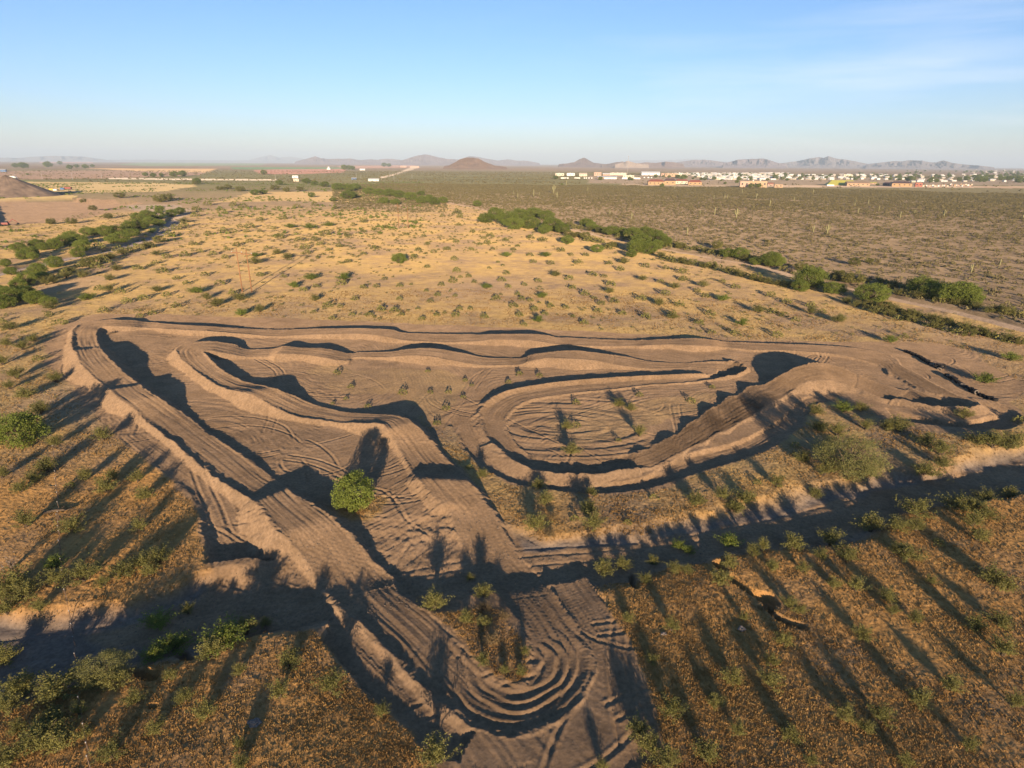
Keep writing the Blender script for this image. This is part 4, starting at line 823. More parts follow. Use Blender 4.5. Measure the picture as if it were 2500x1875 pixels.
# o olive shrub, g green shrub, d dry shrub, t green tree, p pale green tree, l olive tree, x grey dead shrub  (tile, kind, "x,y,width ...")
PLANTS = [
('2', 'g', '520,655,62 540,610,46 760,665,55 775,735,60 635,622,46 860,608,46 910,577,40 960,565,50 975,525,55 935,540,40 575,530,40 597,575,40 770,560,45 870,500,45 690,408,40 775,385,65 795,410,50 785,460,40 345,475,48 280,485,36 215,500,42 120,520,48 275,600,46 715,605,55 1075,640,72 1072,750,50 750,795,62 680,820,45 950,830,80 1012,900,60 1285,885,76 615,918,46 320,965,68 402,972,66 215,835,50 1310,635,90 1400,610,60 1115,608,40 1235,682,46 1505,685,60 1265,1030,80 160,905,50 440,1000,45 540,965,34 250,1000,55'),
('2', 'o', '1045,790,60 1085,830,45 660,880,46 590,857,36 430,825,45 340,785,38 655,1000,46 565,1025,50 855,965,40 790,965,48 768,1000,58 765,888,36 940,1010,58 1140,875,45 1165,905,50 1215,915,46 1180,820,44 1265,797,50 1340,690,50 1215,640,46 1220,535,56 1290,550,60 1140,588,34 1067,552,48 990,605,36 1022,687,28 1052,705,28 970,722,30 880,803,40 845,770,44 795,775,34 597,712,40 1370,755,80 1450,780,60 1470,835,52 1545,870,66 1590,757,60 1660,770,44 1690,855,80 1700,815,66 1640,930,54 1720,915,66 1770,990,56 1620,975,56 1540,1045,58 1470,1010,38 1430,955,46 1335,945,56 1305,995,50 1240,965,56 1115,945,62 1150,1000,56 1180,1060,46 1880,900,66 1910,1005,66 1990,930,76 2025,870,66 2080,830,74 1890,780,76 2110,935,66 2125,740,66 2028,720,48 1910,705,56 1755,725,56 1780,680,76 1690,690,46 2135,785,56 1550,640,46 1460,640,38 430,905,46 290,830,46 120,680,48 85,690,30 700,990,30 1040,880,24 1270,930,26 1600,900,40 500,820,26 470,520,36'),
('2', 't', '430,672,104 950,425,120 1010,405,120 1080,435,140 1150,405,130 1210,455,140 1120,462,130 1235,392,120 1312,412,104 1350,470,140 1405,490,110 1300,500,84 1440,560,86 1615,612,84 1550,452,80 1585,470,76 1618,492,60 1700,512,104 1765,512,96 1832,522,120 1882,562,120 1905,512,110 1850,605,130 1925,612,120 1985,552,110 2022,572,96 1822,642,76 250,262,80 310,268,80 370,276,80 430,286,76 500,300,80 570,318,84 640,326,84 695,320,60 340,324,60 410,330,60 560,275,56 150,290,60 60,240,76 130,247,70 30,316,40 180,240,50 610,300,50 900,342,56'),
('1', 'g', '1740,465,80 1860,465,100 1975,455,76 2085,520,50 2180,500,48 1885,547,50 1922,575,54 1830,592,66 1840,627,54 2035,588,44 1530,640,76 1450,992,78 1762,820,90 1870,772,100 2065,772,96 1967,942,68 2120,910,58 2176,842,58 1182,852,96 522,895,88 582,710,66 1250,335,56 1180,365,54 1176,402,56 1055,482,60 1632,310,44 915,505,76 1992,1020,46 12,1040,40'),
('1', 'o', '1955,510,66 1970,612,42 2180,635,42 2095,675,56 1665,625,70 1722,650,76 1530,682,84 1560,972,74 2050,808,66 1890,905,70 1395,870,60 1440,897,96 1300,935,90 1060,945,60 1240,897,70 480,705,56 630,680,66 600,612,66 710,600,66 910,587,56 980,737,66 1060,780,46 1122,812,46 830,720,56 700,722,76 660,782,70 600,842,56 660,852,76 722,862,60 500,762,80 400,770,70 940,632,70 1002,652,60 620,975,56 915,990,50 842,1010,46 1100,436,70 990,492,56 1350,655,46 1280,635,50 1200,620,46 1110,640,60 1160,575,50 1245,515,46 1340,490,50 1400,500,50 1440,470,40 1500,470,60 1480,500,40 1560,500,36 1640,480,40 1680,530,60 1790,550,50 1700,420,56 1560,430,46 2180,440,50 2120,460,40 2010,360,40 1890,340,50 1780,350,50 1460,350,60 1400,340,50 1330,380,60 1600,600,40 1500,560,50 1420,580,46 1360,610,40 930,690,46 1230,760,50 1320,810,60 1560,760,50 1700,770,40 1820,850,56 1900,830,50 1880,985,40 2040,950,40 2110,1000,46 940,850,70 860,900,60 1000,880,50 760,920,60 370,1045,60 300,1000,50'),
('1', 't', '1080,388,60 1030,402,70 960,378,50 950,412,76 885,412,76 832,432,76 905,445,76 955,465,66 852,472,84 782,482,84 705,502,94 642,512,84 732,545,104 802,532,84 682,555,76 530,510,76 568,515,60 432,542,84 482,562,76 382,572,84 332,592,76 500,602,84 470,642,76 222,590,80 262,603,60 122,607,78 190,637,76 142,657,66 202,660,56 40,702,56 330,700,88 70,752,66 232,752,88 172,802,96 112,832,76 262,782,66 72,900,136 152,882,104 222,912,114 22,942,116 292,932,76 10,862,60 720,600,40 2010,245,60 1950,225,56 1890,215,50 1840,205,50 1680,215,46 2080,240,60 2130,240,60 1530,275,50 1580,270,46 2090,290,90 1870,290,44 2000,318,60'),
('1', 'l', '1445,250,60 1320,243,50 1170,215,36 720,290,60 650,415,50 430,445,60 310,450,50 560,368,50 500,300,46 960,310,80 1010,300,70 1370,240,50 1650,240,60 1720,255,50 1800,250,50'),
('4', 'o', '150,545,110 100,430,100 140,260,90 370,110,70 340,455,86 620,800,110 250,640,110 285,985,130 210,1050,100 130,1110,96 640,1105,130 680,1040,80 830,1052,84 870,1150,110 520,1040,84 330,840,90 160,1315,120 15,1030,80 15,350,80 60,140,90 200,215,70 40,240,70 60,500,70 230,330,56 160,700,90 310,20,80 420,1090,60'),
('4', 't', '135,800,240'), ('4', 't', '2130,1160,285'),
('a', 'o', '450,85,150 840,95,90 500,375,190 750,345,150 870,305,130 960,275,120 900,355,110 340,400,120 100,430,200 40,492,130 170,482,150 1130,592,90 1280,832,160 1480,692,140 1590,665,80 130,1045,190 360,1045,250 700,1010,150 575,1030,120 1230,1200,140 1110,1110,110 1030,980,90 1440,950,80 1750,900,140 1680,1085,120 1990,1040,180 280,1330,200 215,1385,180 350,1395,150 40,1490,140 120,1290,90 520,1320,90 1440,1405,80 1450,1520,100 620,430,80 20,885,150'),
('a', 'g', '960,650,180 930,838,130 1050,780,200 1370,735,260 330,310,110'), ('a', 'p', '640,960,220'), ('a', 'x', '70,310,160 1590,690,70'),
('b', 'o', '640,540,170 935,475,130 850,390,70 830,640,96 930,665,86 930,900,90 1160,955,80 1185,840,70 650,1455,220 1650,335,150 1770,310,120 1950,288,96 1910,402,96 2080,332,100 2160,350,76 1800,640,86 2060,690,100 1950,890,80 2060,1190,160 1860,1312,140 1930,1412,170 2040,1500,160 1640,1525,80 320,1190,96 1250,60,190 1590,70,170 1060,950,70 1480,30,60'),
('b', 'g', '2105,200,90 2165,225,84 1800,55,56'), ('b', 'd', '940,560,110 990,760,120 1060,620,90 1330,120,100 1350,20,80'),
('5', 'o', '1265,1090,104 1310,1180,130 1580,1130,86 1570,1235,140 930,1030,80 850,980,50 825,460,36 815,560,40 725,530,46 710,625,54 655,715,54 615,530,40 450,530,60 140,497,46 110,570,34 30,600,30 240,615,46 865,490,30 1085,470,44 1270,430,48 1430,735,90 1490,725,60 1470,880,110 1870,780,86 1745,820,40 1490,590,56 1750,598,90 1820,632,70 1870,545,50 2180,580,60 600,405,34 1960,1160,60'),
('5', 'g', '55,415,52 1150,420,56'),
('6', 'o', '220,580,76 340,500,44 960,640,110 1230,630,90 1010,1010,110 890,930,110 980,740,120 1090,772,110 1260,740,86 1460,732,150 1390,745,96 1630,830,120 1705,875,150 1600,1020,150 1720,960,100 2020,830,150 1940,822,120 2140,830,140 2100,880,110 840,850,60 730,1080,100 610,1070,50 240,1180,136 400,1160,104 540,1190,150 480,1225,140 960,1150,90 1570,1240,160 1980,1150,120 2130,1130,104 1820,1200,170 1905,1215,140 1965,1262,120 1290,1325,170 1450,1330,130 1490,195,46 620,40,84 480,175,66 730,185,66 1090,100,76 930,50,76 840,95,56 340,170,56 260,115,66 100,60,60 1840,700,90 1290,1020,90 2180,700,60'),
('6', 'g', '1130,625,110 2125,325,90 1980,457,110 1410,218,86 520,115,80'), ('6', 'p', '1150,935,370'),
('a', 'o', '60,620,120 250,610,90 330,1230,110 480,1200,90 820,1120,100 930,1300,110 680,1440,130 60,1180,120'),
('c', 'o', '1900,60,110 1560,90,100 700,330,90 1000,260,90 130,330,110 210,340,90 440,310,110 390,400,130 590,235,100 640,210,90 820,190,150 1050,165,150 1140,260,130 1500,240,160 1440,230,80 1930,150,110 2020,400,150 2100,440,120 1200,450,110 1380,510,100 1560,640,90 800,560,110 870,590,80 770,770,110 1230,730,110 1770,1040,120 1580,1130,130 1920,690,110 2060,650,120 2080,830,130 1140,1220,110 1350,1230,130 470,1000,130 690,1020,140 690,900,90 90,700,110 530,640,70 350,1140,110 490,1320,100 800,1340,120 80,1200,150 300,1460,150 1260,1300,90 60,1500,170 880,340,90 1420,600,70 1060,430,90 1700,180,60 1650,420,70 930,1500,80 1500,1500,90 2150,1150,100 1880,1400,90'),
('c', 'g', '440,170,150 200,205,150 140,190,80'),
('3', 't', '925,800,190 870,840,100 1065,855,116 1300,885,190 1590,850,160 1660,880,130 1810,885,220 1720,890,130 1890,925,110 505,655,110 430,650,90 690,680,124 725,705,90 40,555,100 8,592,90 5,520,80 600,692,70'),
('3', 'l', '370,590,80 1190,690,70 1280,680,50 1180,802,130 1100,790,110 870,720,80 1000,770,70 2100,985,90'),
('3', 'x', '815,722,80 1240,760,90 1290,780,80'), ('3', 'g', '405,898,90 105,825,64 520,1052,90 300,885,56'),
('3', 'o', '155,787,44 290,822,70 330,990,66 620,975,112 700,980,66 60,715,44 155,738,50 30,800,50 250,855,50 400,800,50 480,830,60 690,880,60 790,920,60 930,940,60 1110,1030,70 850,1030,66 770,1000,60 1000,980,50 110,1010,80 260,1050,70'),
]
# hedges of low dark shrubs along the road: (tile, polyline, count, width range)
HEDGES = [('2', [(1440, 515), (1520, 530), (1640, 560)], 14, 50, 76), ('2', [(1990, 650), (2200, 690)], 10, 60, 80), ('3', [(60, 660), (250, 690), (420, 730), (600, 780), (830, 830)], 26, 56, 80),
          ('3', [(60, 560), (200, 600), (350, 630)], 9, 50, 70), ('3', [(1130, 920), (1400, 970), (1560, 1010), (1800, 1060), (2000, 1120), (2200, 1180)], 26, 56, 86), ('2', [(1650, 590), (1740, 590)], 5, 50, 70), ('3', [(950, 760), (1300, 800), (1500, 830)], 12, 60, 90), ('3', [(340, 625), (600, 672), (790, 730)], 13, 50, 84),
          ('3', [(1380, 835), (1500, 870), (1950, 960), (2200, 1010)], 14, 56, 90), ('2', [(1440, 465), (1700, 520), (1900, 560), (2100, 590), (2210, 615)], 22, 46, 74), ('3', [(1240, 960), (1600, 1050), (1900, 1125)], 14, 46, 70), ('1', [(1130, 440), (1000, 540), (700, 640), (500, 700), (250, 830)], 16, 50, 90)]
ALLP = []
for t, k, st in PLANTS:
    for w in st.split():
        x, y, s = map(float, w.split(',')); u, v = tp(t, x, y); ALLP.append([u, v, s / TILE[t][2], k])
rgp = random.Random(5)
for t, pl, n, a, b in HEDGES:
    P = np.array([tp(t, x, y) for x, y in pl]); s = np.r_[0, np.cumsum(np.hypot(*np.diff(P, axis=0).T))]
    for i in range(n):
        q = (i + .5 + rgp.uniform(-.3, .3)) / n * s[-1]
        ALLP.append([np.interp(q, s, P[:, 0]), np.interp(q, s, P[:, 1]) + rgp.uniform(-3, 3), rgp.uniform(a, b) / TILE[t][2], 'o' if rgp.random() < .8 else 'l'])
# drop near-duplicates from overlapping tiles
keep = []
for p in ALLP:
    if all(math.hypot(p[0] - q[0], p[1] - q[1]) > .25 * min(p[2], q[2]) + 1 for q in keep): keep.append(p)
ALLP = keep

LANDMARKS = [('the round infield tree', 875, 1210), ('the bright left-edge tree', 55, 1065), ('the big feathery tree', 2068, 1120), ('the near hairpin turn', 1250, 1640),
    ('the eroded gully', 1880, 1470), ('the near power poles', 602, 700), ('the far power poles', 985, 545), ('the tyre wall', 2320, 915), ('the oval turn', 1230, 1020), ('the rhythm section', 1740, 1020),
    ('the big jump', 1990, 895), ("the track's upper left corner", 215, 790), ('the left wire fence', 170, 1300), ('the wash crossing', 1050, 1400), ('the fence in the wash', 185, 1600), ('the back straight', 1270, 800),
    ('the roadside thicket', 1640, 600), ('the far roadside thicket', 1270, 530), ('the left-hand wash', 330, 560), ('the left wash bend', 60, 700), ('the big roadside trees', 2050, 700),
    ('the dirt quarry pit', 150, 520), ('the lower right corner', 2480, 1850), ('the lower left corner', 60, 1850), ('the first straight', 450, 1050), ('the far right turn', 2450, 1010), ('the sparse inner field', 1050, 980),
    ('the open golden flat', 1150, 640), ('the right wash bank', 2250, 1240), ('the right-hand dirt road', 2350, 760), ('the lone dead log', 200, 1245), ('the far golden flat', 900, 470)]
ORD = ['closest', 'second closest', 'third closest', 'fourth closest', 'fifth closest', 'sixth closest', 'seventh closest', 'eighth closest', 'ninth closest', 'tenth closest', 'eleventh closest', 'twelfth closest', 'thirteenth closest', 'fourteenth closest', 'fifteenth closest', 'sixteenth closest', 'seventeenth closest', 'eighteenth closest', 'nineteenth closest', 'twentieth closest']
_U = ['', 'first', 'second', 'third', 'fourth', 'fifth', 'sixth', 'seventh', 'eighth', 'ninth', 'tenth', 'eleventh', 'twelfth', 'thirteenth', 'fourteenth', 'fifteenth', 'sixteenth', 'seventeenth', 'eighteenth', 'nineteenth']
_T = ['', '', 'twent', 'thirt', 'fort', 'fift', 'sixt', 'sevent', 'eight', 'ninet']
def ordinal(n):
    if n < 20: return _U[n]
    if n >= 100: return f'{n}th'
    return _T[n // 10] + ('ieth' if n % 10 == 0 else 'y-' + _U[n % 10])
KIND = {'o': ('desert_shrub', 'olive shrub', 'shrub', P_OL), 'g': ('desert_shrub', 'green shrub', 'shrub', P_GR), 'd': ('desert_shrub', 'straw-coloured shrub', 'shrub', P_DR),
        't': ('mesquite_tree', 'round green desert tree', 'tree', P_TR), 'p': ('palo_verde_tree', 'pale feathery tree', 'tree', P_PV), 'l': ('desert_tree', 'low olive desert tree', 'tree', P_OT), 'x': ('dead_shrub', 'grey leafless shrub', 'shrub', P_DT)}
def place_plants():
    items = []
    for u, v, w, k in ALLP:
        # base of the plant sits a little below the middle of what is seen
        vb = v + .22 * w
        p = at(u, vb, 0.0)
        r = math.hypot(p[0], p[1])
        if r < 1500:
            z0 = height1(p[0], p[1]); p = at(u, vb, z0)
        depth = r * math.cos(PITCH) + CAM_H * math.sin(PITCH) if r > 60 else math.hypot(r, CAM_H) * .98
        wid = w / F_PX * depth
        items.append([u, v, w, k, p[0], p[1], wid])
    XY = np.array([[i[4], i[5]] for i in items]); Zs = height(XY[:, 0], XY[:, 1])
    # only the 300 shrubs that show largest stand as things of their own
    sh = sorted([i for i in range(len(items)) if items[i][3] in 'ogd'], key=lambda i: -items[i][2])
    drop = set(sh[300:])
    grp = {}
    for i, it in enumerate(items):
        if i in drop: continue
        ds = [(math.hypot(it[0] - lx, (it[1] - ly) * 1.3), n) for n, (_, lx, ly) in enumerate(LANDMARKS)]
        d, n = min(ds); _, lx, ly = LANDMARKS[n]; dx = it[0] - lx; dy = it[1] - ly
        side = ('left of' if dx < 0 else 'right of') if abs(dx) > abs(dy) * 1.2 else ('beyond' if dy < 0 else 'in front of')
        size = 'large' if it[6] > 4.2 else ('small' if it[6] < 1.6 else 'mid-sized')
        grp.setdefault((it[3], size, side, n), []).append((d, i))
    label = {}; NW = []
    for (k, size, side, n), L_ in grp.items():
        L_.sort()
        for m, (d, i) in enumerate(L_):
            o = '' if len(L_) == 1 else ', ' + (ORD[m] if m < len(ORD) else ordinal(m + 1) + ' closest')
            label[i] = f'{size} {KIND[k][1]} {side} {LANDMARKS[n][0]}{o}'; NW.append(len(label[i].split()))
    rg = random.Random(11)
    for i, it in enumerate(items):
        if i in drop: continue
        nm, _, cat, protos = KIND[it[3]]; pr = protos[rg.randrange(len(protos))]
        wid = it[6] * (1.22 if it[3] in 'ogd' else 1.04); tree = it[3] in 'tpl'; hh = min(.66 * wid, 1.6 + .45 * wid) / .74 if tree else min(.66 * wid, 1.2 + .26 * wid) / .74; s = Vector((wid, wid * rg.uniform(.85, 1.1), hh * rg.uniform(.85, 1.1)))
        if nm == 'desert_tree' or nm == 'mesquite_tree': s.z *= .95
        rz = rg.uniform(0, 6.28)
        if it[2] > 30:
            root = bpy.data.objects.new(nm, None); C.objects.link(root); root.empty_display_size = .3
            root.location = (it[4], it[5], Zs[i]); root.rotation_euler = (0, 0, rz); root.scale = s
            a = bpy.data.objects.new(pr.names[0], pr.leaf); C.objects.link(a); a.parent = root
            b = bpy.data.objects.new(pr.names[1], pr.wood); C.objects.link(b); b.parent = root
        else:
            root = bpy.data.objects.new(nm, pr.whole); C.objects.link(root)
            root.location = (it[4], it[5], Zs[i]); root.rotation_euler = (0, 0, rz); root.scale = s
        tag(root, label[i], cat, {'shrub': 'shrubs scattered over the desert ground', 'tree': 'trees along the washes and on the flats'}[cat])
    return [items[i] for i in drop], items
DROPPED, ITEMS = place_plants()

# ------------------------------------------------------------------ stuff: uncountable scrub and dry grass
def scatter_mesh(name, X, Y, size, hgt, nq, leaf, mat, seed, label, cat, zoff=0.0, tonebase=None):
    rg = np.random.default_rng(seed); n = len(X); Z = height(X, Y)
    q = rg.normal(size=(n, nq, 3)); q /= np.linalg.norm(q, axis=2)[:, :, None]; q *= rg.uniform(.3, 1, (n, nq, 1)) ** .4
    q[:, :, 2] = np.abs(q[:, :, 2])
    c = np.stack([X[:, None] + q[:, :, 0] * size[:, None] * .5, Y[:, None] + q[:, :, 1] * size[:, None] * .5, Z[:, None] + zoff + q[:, :, 2] * hgt[:, None]], -1).reshape(-1, 3)
    V, Q = leaf_quads(c, np.repeat(leaf * size, nq).reshape(-1)[:, None].ravel() if False else 1.0, rg, long=1.4)
    # rescale each quad by its own plant size
    cc = np.repeat(c, 4, axis=0); sc_ = np.repeat(np.repeat(leaf * size, nq), 4)[:, None]; V = cc + (V - cc) * sc_
    tb = rg.uniform(.1, .9, n) if tonebase is None else tonebase
    tone = np.repeat(np.clip(np.repeat(tb, nq) + rg.normal(size=n * nq) * .12, 0, 1), 4)
    me = raw_mesh(name, V, Q, [mat], tone); o = bpy.data.objects.new(name, me); C.objects.link(o)
    return tag(o, label, cat, kind='stuff')
def sector(n, r0, r1, a0, a1, rg, power=1.0):
    a = rg.uniform(math.radians(a0), math.radians(a1), n); r = np.sqrt(rg.uniform(r0 ** 2, r1 ** 2, n)) if power == 1.0 else r0 * (r1 / r0) ** rg.uniform(0, 1, n)
    return r * np.sin(a), r * np.cos(a)
def build_stuff():
    rg = np.random.default_rng(77)
    ra = np.arctan2(ROAD_RXY[:, 0], ROAD_RXY[:, 1]); rr = np.hypot(ROAD_RXY[:, 0], ROAD_RXY[:, 1]); o = np.argsort(ra)
    # desert plain on the right: creosote thinning with distance only because it merges
    X, Y = sector(105000, 150, 1500, -16, 48, rg); r = np.hypot(X, Y); az = np.arctan2(X, Y)
    beyond = (r > np.interp(az, ra[o], rr[o]) + 5) & (az > ra.min())
    clump = fbm(X / 26, Y / 26, 3, 501) + .5 * fbm(X / 7, Y / 7, 2, 502)
    beyond |= (az <= ra.min() + .02) & (r + 90 * fbm(X / 90, Y / 90, 3, 309) > 640)
    m = beyond & ((clump > -.30 + .35 * rg.random(len(X))) | (rg.random(len(X)) < .5)) & (r + 60 * fbm(X / 60, Y / 60, 2, 77) < 1450)
    X = X[m]; Y = Y[m]; n = len(X); sz = rg.uniform(1.0, 2.5, n) * (1 + .3 * (np.hypot(X, Y) > 700))
    scatter_mesh('plain_scrub', X, Y, sz, sz * .5, 15, .24, M_SCRUB, 5, 'dense olive scrub covering the desert plain on the right', 'scrub')
    X, Y = sector(26000, 1500, 3600, -46, 48, rg); m = (fbm(X / 160, Y / 120, 3, 503) > -.15); az = np.degrees(np.arctan2(X, Y)); m &= rg.random(len(X)) < np.interp(az, [-20, 4], [.35, 1])
    r = np.hypot(X, Y); m &= ~((az > 6) & (r < 2900) & (r > 1450)) | (rg.random(len(X)) < .12)
    X = X[m]; Y = Y[m]; sz = rg.uniform(3, 7, len(X))
    scatter_mesh('far_scrub', X, Y, sz, sz * .3, 5, .42, M_SCRUB, 6, 'far olive scrub thinning out towards the town and fields', 'scrub')
    # small shrubs of the golden flat and the foreground that are too many to count
    X, Y = sector(26000, 100, 700, -48, 48, rg); az = np.arctan2(X, Y); r = np.hypot(X, Y)
    m = (az < ra.min()) | (r < np.interp(az, ra[o], rr[o]) - 4)
    col, grass = ground_attr(X, Y)
    _, cut = base_height(X, Y)
    dens = (.27 + .42 * (fbm(X / 45, Y / 45, 3, 511)) + .10 * sstep(250, 500, r) - .16 * np.exp(-((X + 5) / 60) ** 2 - ((Y - 260) / 90) ** 2)) * sstep(90, 200, r)
    m &= (grass > .7) & (rg.random(len(X)) < dens) & (cut < .2) & ~inside(PIT, X, Y)
    X = X[m]; Y = Y[m]; sz = rg.uniform(.5, 1.5, len(X)) * (1 + .5 * (np.hypot(X, Y) > 300))
    scatter_mesh('low_scrub', X, Y, sz, sz * .5, 64, .105, M_OLIVE, 7, 'small low scrub dotted between the shrubs on the golden ground', 'scrub')
    d = np.array([[i[4], i[5], i[6]] for i in DROPPED])
    if len(d): scatter_mesh('low_scrub', d[:, 0], d[:, 1], d[:, 2], d[:, 2] * .5, 110, .095, M_OLIVE, 8, 'small olive shrubs too many to count among the larger ones', 'scrub')
    # left side flats and wash banks
    X, Y = sector(9000, 420, 1600, -48, -8, rg); m = fbm(X / 70, Y / 70, 3, 521) + .3 * fbm(X / 20, Y / 20, 2, 522) > .05
    m &= ~inside(PIT, X, Y)
    for P, c in FIELD_W[:2] + FIELD_W[6:7]: m &= ~inside(P, X, Y)
    X = X[m]; Y = Y[m]; sz = rg.uniform(1.2, 3.4, len(X))
    scatter_mesh('field_scrub', X, Y, sz, sz * .5, 12, .34, M_GREEN, 9, 'patchy green scrub on the flats around the quarry', 'scrub')
    # dry grass tufts
    X, Y = sector(330000, 30, 230, -50, 50, rg, power=0)
    col, grass = ground_attr(X, Y); _, cut = base_height(X, Y); r = np.hypot(X, Y)
    cov = np.clip(.35 + 1.1 * fbm(X / 5, Y / 5, 3, 531) + .35 * (near_side(X, Y) > -5), .05, 1)
    m = (grass > .5) & (rg.random(len(X)) < cov) & (cut < .5)
    az = np.arctan2(X, Y); m &= (r < np.interp(az, ra[o], rr[o]) - 3)
    X = X[m]; Y = Y[m]; n = len(X); Z = height(X, Y); r = r[m]
    nb = 4; ang = rg.uniform(0, 2 * math.pi, (n, nb)); s = (rg.uniform(.06, .16, n) * (1 + r / 200))[:, None]
    wx = np.cos(ang) * s * .34; wy = np.sin(ang) * s * .34; lx = rg.normal(size=(n, nb)) * s * .45; ly = rg.normal(size=(n, nb)) * s * .45
    bx = X[:, None] + rg.normal(size=(n, nb)) * s * .4; by = Y[:, None] + rg.normal(size=(n, nb)) * s * .4; bz = np.repeat(Z[:, None], nb, 1) - .02
    V = np.stack([np.stack([bx - wx, by - wy, bz], -1), np.stack([bx + wx, by + wy, bz], -1), np.stack([bx + lx, by + ly, bz + s * rg.uniform(.6, 1.1, (n, nb))], -1)], 2).reshape(-1, 3)
    Q = np.arange(len(V)).reshape(-1, 3)
    tb = np.clip(.5 + .8 * fbm(X / 8, Y / 8, 3, 541) + rg.normal(size=n) * .15, 0, 1)
    me = raw_mesh('dry_grass', V, Q, [M_GRASS], np.repeat(tb, nb * 3)); ob = bpy.data.objects.new('dry_grass', me); C.objects.link(ob)
    tag(ob, 'golden dry grass tufts covering the ground around the track', 'grass', kind='stuff')
def stones():
    rg = np.random.default_rng(91); X, Y = sector(60000, 32, 170, -50, 50, rg, power=0); _, cut = base_height(X, Y)
    m = ((cut > .3) & (rg.random(len(X)) < .55)) | (rg.random(len(X)) < .012)
    X = X[m]; Y = Y[m]; n = len(X); Z = height(X, Y); s = rg.uniform(.03, .085, n) * (1 + np.hypot(X, Y) / 300)
    O = np.array([(1, 0, 0), (0, 1, 0), (-1, 0, 0), (0, -1, 0), (0, 0, .8), (0, 0, -.5)]); F = np.array([(0, 1, 4), (1, 2, 4), (2, 3, 4), (3, 0, 4), (1, 0, 5), (2, 1, 5), (3, 2, 5), (0, 3, 5)])
    V = O[None] * s[:, None, None] * rg.uniform(.6, 1.3, (n, 6, 1)); V = V + rg.normal(size=V.shape) * s[:, None, None] * .15 + np.stack([X, Y, Z], -1)[:, None]
    Q = (F[None] + (np.arange(n) * 6)[:, None, None]).reshape(-1, 3)
    o = bpy.data.objects.new('gravel', raw_mesh('gravel', V.reshape(-1, 3), Q, [noise_mat('pebbles', (.11, .085, .065), (.22, .165, .115), scale=1.5, rough=.95)])); C.objects.link(o)
    tag(o, 'loose stones and clods lying in the wash and on the graded earth', 'gravel', kind='stuff')
M_GRASS = leaf_mat('dry_grass_blades', (.26, .145, .05), (.45, .285, .105), trans=.25)
build_stuff()
stones()

# ------------------------------------------------------------------ built things
def flat_mat(name, c, rough=.6, spec=.3, bump=.05, k=.85, scale=1.5): return noise_mat(name, tuple(x * k for x in c), c, scale=scale, rough=rough, bump=bump, spec=spec)
M_WHITE = flat_mat('white_paint', (.80, .78, .73)); M_CREAM = flat_mat('cream_stucco', (.66, .56, .42)); M_SALM = flat_mat('salmon_stucco', (.52, .33, .24))
M_TAN = flat_mat('tan_stucco', (.46, .30, .18)); M_ORAN = flat_mat('ochre_stucco', (.42, .26, .13)); M_REDR = flat_mat('red_tile_roof', (.36, .11, .07)); M_PURP = flat_mat('brown_shingle_roof', (.13, .08, .08))
M_YEL = flat_mat('bright_yellow_roof', (.52, .48, .10)); M_GREY = flat_mat('grey_roof', (.42, .40, .38)); M_GLASS = flat_mat('dark_glass', (.04, .045, .05), rough=.15, spec=.6); M_TEAL = flat_mat('teal_panel', (.15, .38, .40))
M_WOOD = noise_mat('weathered_pole_wood', (.20, .10, .05), (.34, .18, .09), scale=5, rough=.9, bump=.4); M_STEEL = flat_mat('galvanised_steel', (.45, .45, .44), rough=.45); M_RUB = noise_mat('worn_tyre_rubber', (.012, .012, .013), (.03, .028, .028), scale=6, rough=.85, bump=.4)
M_RUBP = noise_mat('dusty_tyre_rubber', (.10, .085, .07), (.22, .18, .14), scale=6, rough=.9, bump=.3)
M_RED = flat_mat('faded_red_paint', (.27, .09, .07)); M_BLUE = flat_mat('faded_blue_paint', (.08, .17, .34)); M_YELP = flat_mat('faded_yellow_paint', (.62, .42, .07)); M_ROCK = noise_mat('grey_rock', (.12, .10, .09), (.24, .20, .17), scale=4, rough=.95, bump=.5)

M_WIRE = flat_mat('rusty_steel', (.16, .11, .08), rough=.8)
class MB:
    """collects boxes, prisms and tubes; build() links them as one mesh"""
    def __init__(s): s.v = []; s.f = []
    def add(s, v, f):
        o = len(s.v); s.v += [tuple(p) for p in v]; s.f += [tuple(i + o for i in q) for q in f]; return s
    def box(s, x0, x1, y0, y1, z0, z1):
        return s.add([(x0, y0, z0), (x1, y0, z0), (x1, y1, z0), (x0, y1, z0), (x0, y0, z1), (x1, y0, z1), (x1, y1, z1), (x0, y1, z1)],
                     [(0, 3, 2, 1), (4, 5, 6, 7), (0, 1, 5, 4), (1, 2, 6, 5), (2, 3, 7, 6), (3, 0, 4, 7)])
    def gable(s, x0, x1, y0, y1, z0, h, hip=0.0):
        ym = (y0 + y1) / 2
        return s.add([(x0, y0, z0), (x1, y0, z0), (x1, y1, z0), (x0, y1, z0), (x0 + hip, ym, z0 + h), (x1 - hip, ym, z0 + h)],
                     [(0, 3, 2, 1), (0, 1, 5, 4), (2, 3, 4, 5), (1, 2, 5), (3, 0, 4)])
    def tube(s, pts, rads, k=6):
        V, F = tube(pts, rads, k); n = len(pts)
        return s.add(V, [tuple(q) for q in F] + [tuple(range(k))[::-1], tuple(range((n - 1) * k, n * k))])
    def build(s, name, mat, parent=None, smooth=False):
        me = bpy.data.meshes.new(name); me.from_pydata(s.v, [], s.f); me.update()
        me.materials.append(mat)
        if smooth: me.polygons.foreach_set('use_smooth', [True] * len(me.polygons))
        o = bpy.data.objects.new(name, me); C.objects.link(o)
        if parent: o.parent = parent
        return o
def empty(name, loc, rz=0.0, scale=None):
    o = bpy.data.objects.new(name, None); C.objects.link(o); o.location = loc; o.rotation_euler = (0, 0, rz)
    if scale: o.scale = scale
    return o
